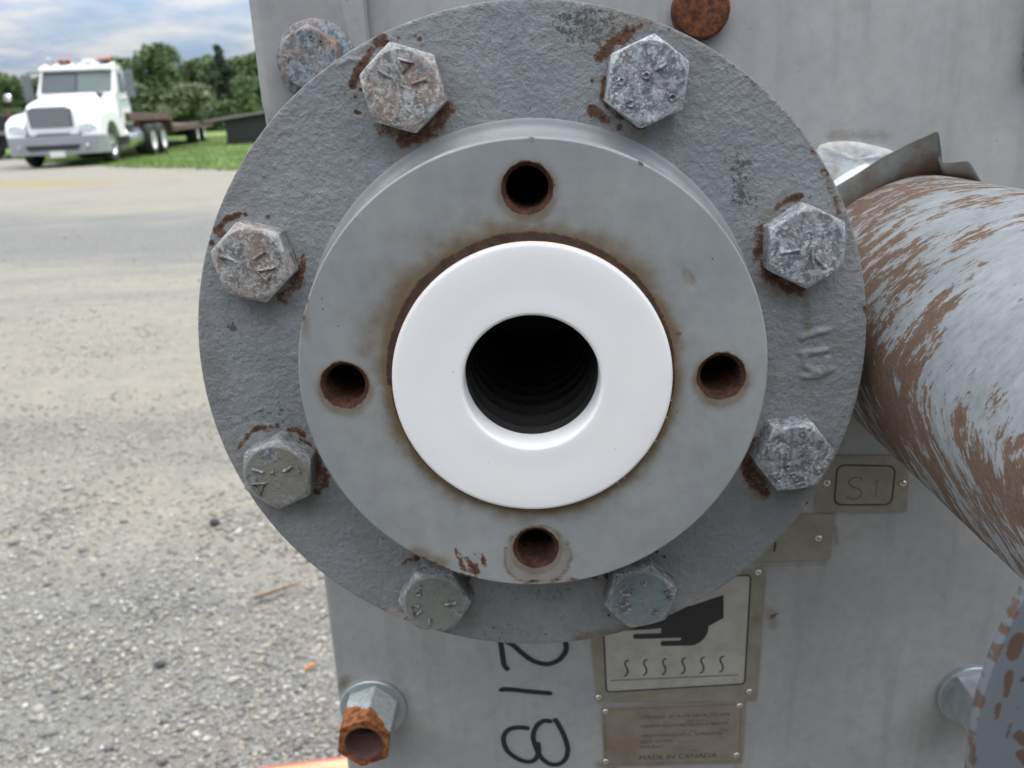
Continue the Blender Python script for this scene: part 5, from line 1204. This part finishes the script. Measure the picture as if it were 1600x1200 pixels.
bp = [(-1.28, -0.62), (-1.26, -0.95), (-1.12, -1.18), (-0.80, -1.30), (0, -1.34), (0.80, -1.30), (1.12, -1.18), (1.26, -0.95), (1.28, -0.62), (1.18, -0.62), (1.0, -1.0), (0, -1.1), (-1.0, -1.0), (-1.18, -0.62)]
bum = MB().prism_z(bp, 0.33, 0.81).build('bumper', GREYPL, T, bevel=0.02)
MB().prism_y([(-0.62, 0.46), (0.62, 0.46), (0.70, 0.58), (-0.70, 0.58)], -1.352, -1.30).build('bumper_opening', BLACK, bum)
for sx in (-0.86, 0.86):
    MB().lathe([(0.01, -1.335), (0.05, -1.33), (0.065, -1.30), (0.065, -1.22)], 'y', (sx, 0, 0.53), 20).build('fog_light', CHROME, bum, smooth=True)
MB().box(-0.10, 0.28, -1.365, -1.34, 0.27, 0.42).build('licence_plate', PLATEW, T)
def wheel(parent, x, y, w, r, rimmat, convex, name='wheel', sx=1):
    wr = empty(name, (x, y, r)); wr.parent = parent
    h = w / 2
    MB().lathe([(r * 0.56, -h * 0.9), (r * 0.72, -h), (r * 0.90, -h * 0.96), (r * 0.985, -h * 0.72), (r, -h * 0.4), (r, h * 0.4), (r * 0.985, h * 0.72), (r * 0.90, h * 0.96), (r * 0.72, h), (r * 0.56, h * 0.9)], 'x', (0, 0, 0), 40).build('tyre', TYRE, wr, smooth=True, sharp=40)
    s = sx; d = h * (0.95 if convex else 0.15)
    MB().lathe([(0.03, s * (d + 0.02)), (0.09, s * (d + 0.02)), (0.10, s * (d - 0.03)), (r * 0.40, s * (d - 0.06)), (r * 0.48, s * (h * 0.55)), (r * 0.55, s * (h * 0.9)), (r * 0.58, s * (h * 0.93)), (r * 0.585, s * h * 0.86)], 'x', (0, 0, 0), 40).build('rim', rimmat, wr, smooth=True, sharp=40)
    if convex:
        first = MB().lathe([(0.016, s * (d - 0.05)), (0.016, s * (d - 0.01)), (0.004, s * (d))], 'x', (0, 0, 0), 6).build('wheel_nut', CHROME, wr)
        for k in range(10):
            a = k * 0.628; o = first if k == 0 else bpy.data.objects.new('wheel_nut', first.data)
            if k: COL.objects.link(o); o.parent = wr
            o.location = (0, 0.165 * math.cos(a), 0.165 * math.sin(a))
    return wr
for sx in (-1, 1):
    wheel(T, sx * 1.02, 0.0, 0.28, 0.505, CHROME, True, 'front_wheel', sx)
    for yy_ in (4.15, 5.42):
        wheel(T, sx * 0.93, yy_, 0.56, 0.505, RIMW, False, 'rear_wheel', sx)
    MB().box(sx * 0.43 - 0.04, sx * 0.43 + 0.04, -0.9, 6.3, 0.62, 0.88).build('chassis_rail', BLACK, T)
    tk = MB().lathe([(0.02, 1.52), (0.27, 1.52), (0.29, 1.55), (0.29, 2.95), (0.27, 2.98), (0.02, 2.98)], 'y', (sx * 0.92, 0, 0.62), 28).build('fuel_tank', CHROME if sx > 0 else BLACK, T, smooth=True)
    MB().box(sx * 1.16 - 0.09, sx * 1.16 + 0.09, 1.6, 2.5, 0.60, 0.64).box(sx * 1.16 - 0.09, sx * 1.16 + 0.09, 1.6, 2.5, 0.88, 0.91).build('cab_step', GREYPL, T)
    mr = MB().box(sx * 1.42 - 0.13, sx * 1.42 + 0.13, 1.52, 1.64, 1.78, 2.52).build('mirror', MIRR, T, bevel=0.03)
    MB().tube([(sx * 1.05, 1.75, 2.56), (sx * 1.40, 1.66, 2.56), (sx * 1.42, 1.62, 2.5)], 0.02, 6).build('bracket', BLACK, mr)
    MB().tube([(sx * 1.06, 1.6, 1.72), (sx * 1.40, 1.62, 1.72), (sx * 1.42, 1.6, 1.8)], 0.02, 6).build('bracket', BLACK, mr)
    fm = MB().lathe([(0.01, -0.05), (0.075, -0.04), (0.095, 0.0), (0.08, 0.04), (0.01, 0.06)], 'y', (sx * 1.19, -0.55, 1.84), 20).build('fender_mirror', CHROME if sx < 0 else MIRR, T, smooth=True)
    MB().tube([(sx * 0.98, -0.35, 1.36), (sx * 1.10, -0.45, 1.6), (sx * 1.18, -0.52, 1.78)], 0.016, 6).build('stalk', BLACK, fm)
MB().box(-0.9, 0.9, 4.0, 5.6, 0.42, 0.62).box(-0.5, 0.5, 3.2, 4.2, 0.88, 1.02).build('rear_axle_frame', BLACK, T)
MB().lathe([(0.1, 0), (0.5, 0.0), (0.5, 0.08), (0.1, 0.08)], 'z', (0, 4.8, 1.05), 24).build('fifth_wheel', BLACK, T)
MB().box(-0.95, 0.95, -0.3, 1.6, 0.45, 0.9).build('engine_block', BLACK, T)
for bx in (-0.42, 0.72):
    b = MB().lathe([(0.01, 0.0), (0.16, 0.0), (0.16, 0.06), (0.11, 0.07), (0.01, 0.07)], 'z', (bx, 2.0, 2.79), 20).build('beacon', BLACK, T)
    for dx in (-0.11, 0.11):
        MB().lathe([(0.07, 0.05), (0.072, 0.08), (0.068, 0.13), (0.04, 0.148), (0.01, 0.152)], 'z', (bx + dx, 2.0, 2.79), 16).build('amber_dome', AMBER, b, smooth=True)
for bx in (-0.7, -0.35, 0.0, 0.35, 0.7):
    MB().box(bx - 0.06, bx + 0.06, 1.62, 1.76, 2.715, 2.765).build('marker_light', CHROME, T, bevel=0.01)
MB().lathe([(0.01, -0.22), (0.11, -0.2), (0.06, -0.1), (0.035, 0.35), (0.01, 0.38)], 'y', (-0.78, 2.0, 2.87), 16).build('air_horn', CHROME, T, smooth=True)
MB().box(0.10, 0.38, 1.9, 2.2, 2.79, 2.90).build('roof_vent', WHITE, T, bevel=0.02)
MB().tube([(-0.86, 1.85, 2.75), (-0.88, 1.85, 3.05), (-0.92, 1.85, 3.16)], 0.016, 6).lathe([(0.01, 3.10), (0.05, 3.13), (0.05, 3.20), (0.01, 3.22)], 'z', (-0.94, 1.85, 0), 10).build('aerial', CHROME, T, smooth=True)
MB().box(1.04, 1.10, 3.0, 3.04, 0.98, 1.04).build('side_marker', AMBER, T)

# --------------------------------------------------------- flatbed trailers
DECKW = Mat('weathered_deck_timber')
_n = DECKW.noise(6, 5, 0.65, DECKW.mapped((1.0, 12, 6)))
DECKW = DECKW.done(DECKW.mix(DECKW.ramp(_n, 0.3, 0.7), (0.085, 0.058, 0.042), (0.20, 0.145, 0.11)), 0.85)
RAILR = simple('rusty_trailer_rail', (0.085, 0.052, 0.038), 0.8, 0, 0.35, 2.5)
PALER = simple('pale_trailer_rail', (0.22, 0.215, 0.20), 0.6, 0.2, 0.3, 3)
def plank_deck(parent, x0, x1, y0, y1, z, th, n):
    w = (x1 - x0) / n; me = None
    for k in range(n):
        if me is None:
            o = MB().box(0.004, w - 0.004, y0, y1, 0, th).build('deck_plank', DECKW, parent, (x0 + k * w, 0, z)); me = o.data
        else:
            o = bpy.data.objects.new('deck_plank', me); COL.objects.link(o); o.parent = parent; o.location = (x0 + k * w, 0, z + random.uniform(-0.006, 0.006))
tr1 = empty('flatbed_trailer', (-13.85, 28.9, 0), math.radians(13.6))
tag(tr1, 'low flatbed trailer with rusty brown deck hitched behind the white truck', 'trailer')
MB().box(-1.22, 1.22, -3.2, 4.55, 1.12, 1.30).build('gooseneck', RAILR, tr1)
plank_deck(tr1, -1.2, 1.2, -3.2, 4.5, 1.305, 0.05, 8)
MB().prism_x([(4.4, 1.30), (4.75, 1.22), (4.85, 0.66), (4.55, 0.66), (4.35, 1.12)], -1.22, 1.22).build('step_beam', RAILR, tr1)
MB().box(-1.25, 1.25, 4.7, 18.2, 0.68, 0.86).build('lower_frame', RAILR, tr1)
plank_deck(tr1, -1.23, 1.23, 4.85, 18.1, 0.865, 0.05, 8)
MB().box(-0.5, 0.5, 4.8, 18, 0.45, 0.68).box(-0.4, 0.4, -2.8, 4.5, 0.98, 1.12).build('main_beam', BLACK, tr1)
for yy_ in (1.0, 2.6, 4.2, 6.5, 8.5, 10):
    z_ = 1.16 if yy_ < 4.4 else 0.74
    MB().box(1.22, 1.255, yy_, yy_ + 0.14, z_, z_ + 0.07).build('side_marker', AMBER, tr1)
for sx in (-1, 1):
    for yy_ in (11.6, 14.2): wheel(tr1, sx * 1.0, yy_, 0.52, 0.47, RIMW, False, 'wheel', sx)
MB().box(-0.9, 0.9, 11.2, 14.6, 0.36, 0.5).build('axle_frame', BLACK, tr1)
tr2 = empty('tilted_trailer', (-12.35, 37.0, 0), math.radians(6))
tag(tr2, 'flatbed trailer with pale rail standing over a black box on the grass', 'trailer')
dk = MB().loft([[(-1.25, -1.2, 0.86), (4.5, -1.2, 1.50), (4.5, -1.2, 1.66), (-1.25, -1.2, 1.02)], [(-1.25, 1.2, 0.86), (4.5, 1.2, 1.50), (4.5, 1.2, 1.66), (-1.25, 1.2, 1.02)]]).build('deck_frame', RAILR, tr2)
MB().loft([[(-1.0, -1.26, 0.93), (4.5, -1.26, 1.54), (4.5, -1.26, 1.62), (-1.0, -1.26, 1.01)], [(-1.0, -1.2, 0.93), (4.5, -1.2, 1.54), (4.5, -1.2, 1.62), (-1.0, -1.2, 1.01)]]).build('side_rail', PALER, tr2)
MB().loft([[(-0.25, -1.05, 0.05), (4.2, -1.05, 0.05), (4.2, -1.05, 1.44), (-0.25, -1.05, 0.94)], [(-0.25, 1.0, 0.05), (4.2, 1.0, 0.05), (4.2, 1.0, 1.44), (-0.25, 1.0, 0.94)]]).build('under_box', BLACK, tr2)
MB().box(-0.1, 0.02, -0.95, -0.83, 0.0, 0.2).box(3.9, 4.02, -0.95, -0.83, 0.0, 0.2).build('support_leg', BLACK, tr2)
tr3 = empty('dark_trailer', (-20.5, 31.6, 0), math.radians(4))
tag(tr3, 'dark trailer with a pale lower rail at the left edge of the yard', 'trailer')
MB().box(-6, 2.15, -1.2, 1.2, 0.98, 1.42).build('load_deck', BLACK, tr3)
MB().box(-6, 2.2, -1.25, 1.2, 1.42, 1.50).build('top_board', RAILR, tr3)
MB().box(-6, 2.2, -1.27, 1.2, 0.84, 0.95).build('side_rail', PALER, tr3)
MB().box(-6, 1.9, -0.9, 0.9, 0.35, 0.84).build('under_frame', BLACK, tr3)
for sx in (-0.2, 1.2):
    wheel(tr3, 0, 0, 0.3, 0.42, RIMW, False, 'wheel', -1)
    w_ = tr3.children[-1] if False else [o for o in bpy.data.objects if o.parent == tr3 and o.name.startswith('wheel')][-1]
    w_.location = (sx, -0.8, 0.42); w_.rotation_euler = (0, 0, math.radians(90))
MB().tube([(2.22, -1.2, 1.5), (2.22, -1.2, 1.64)], 0.02, 8).build('stake', AMBER, tr3)
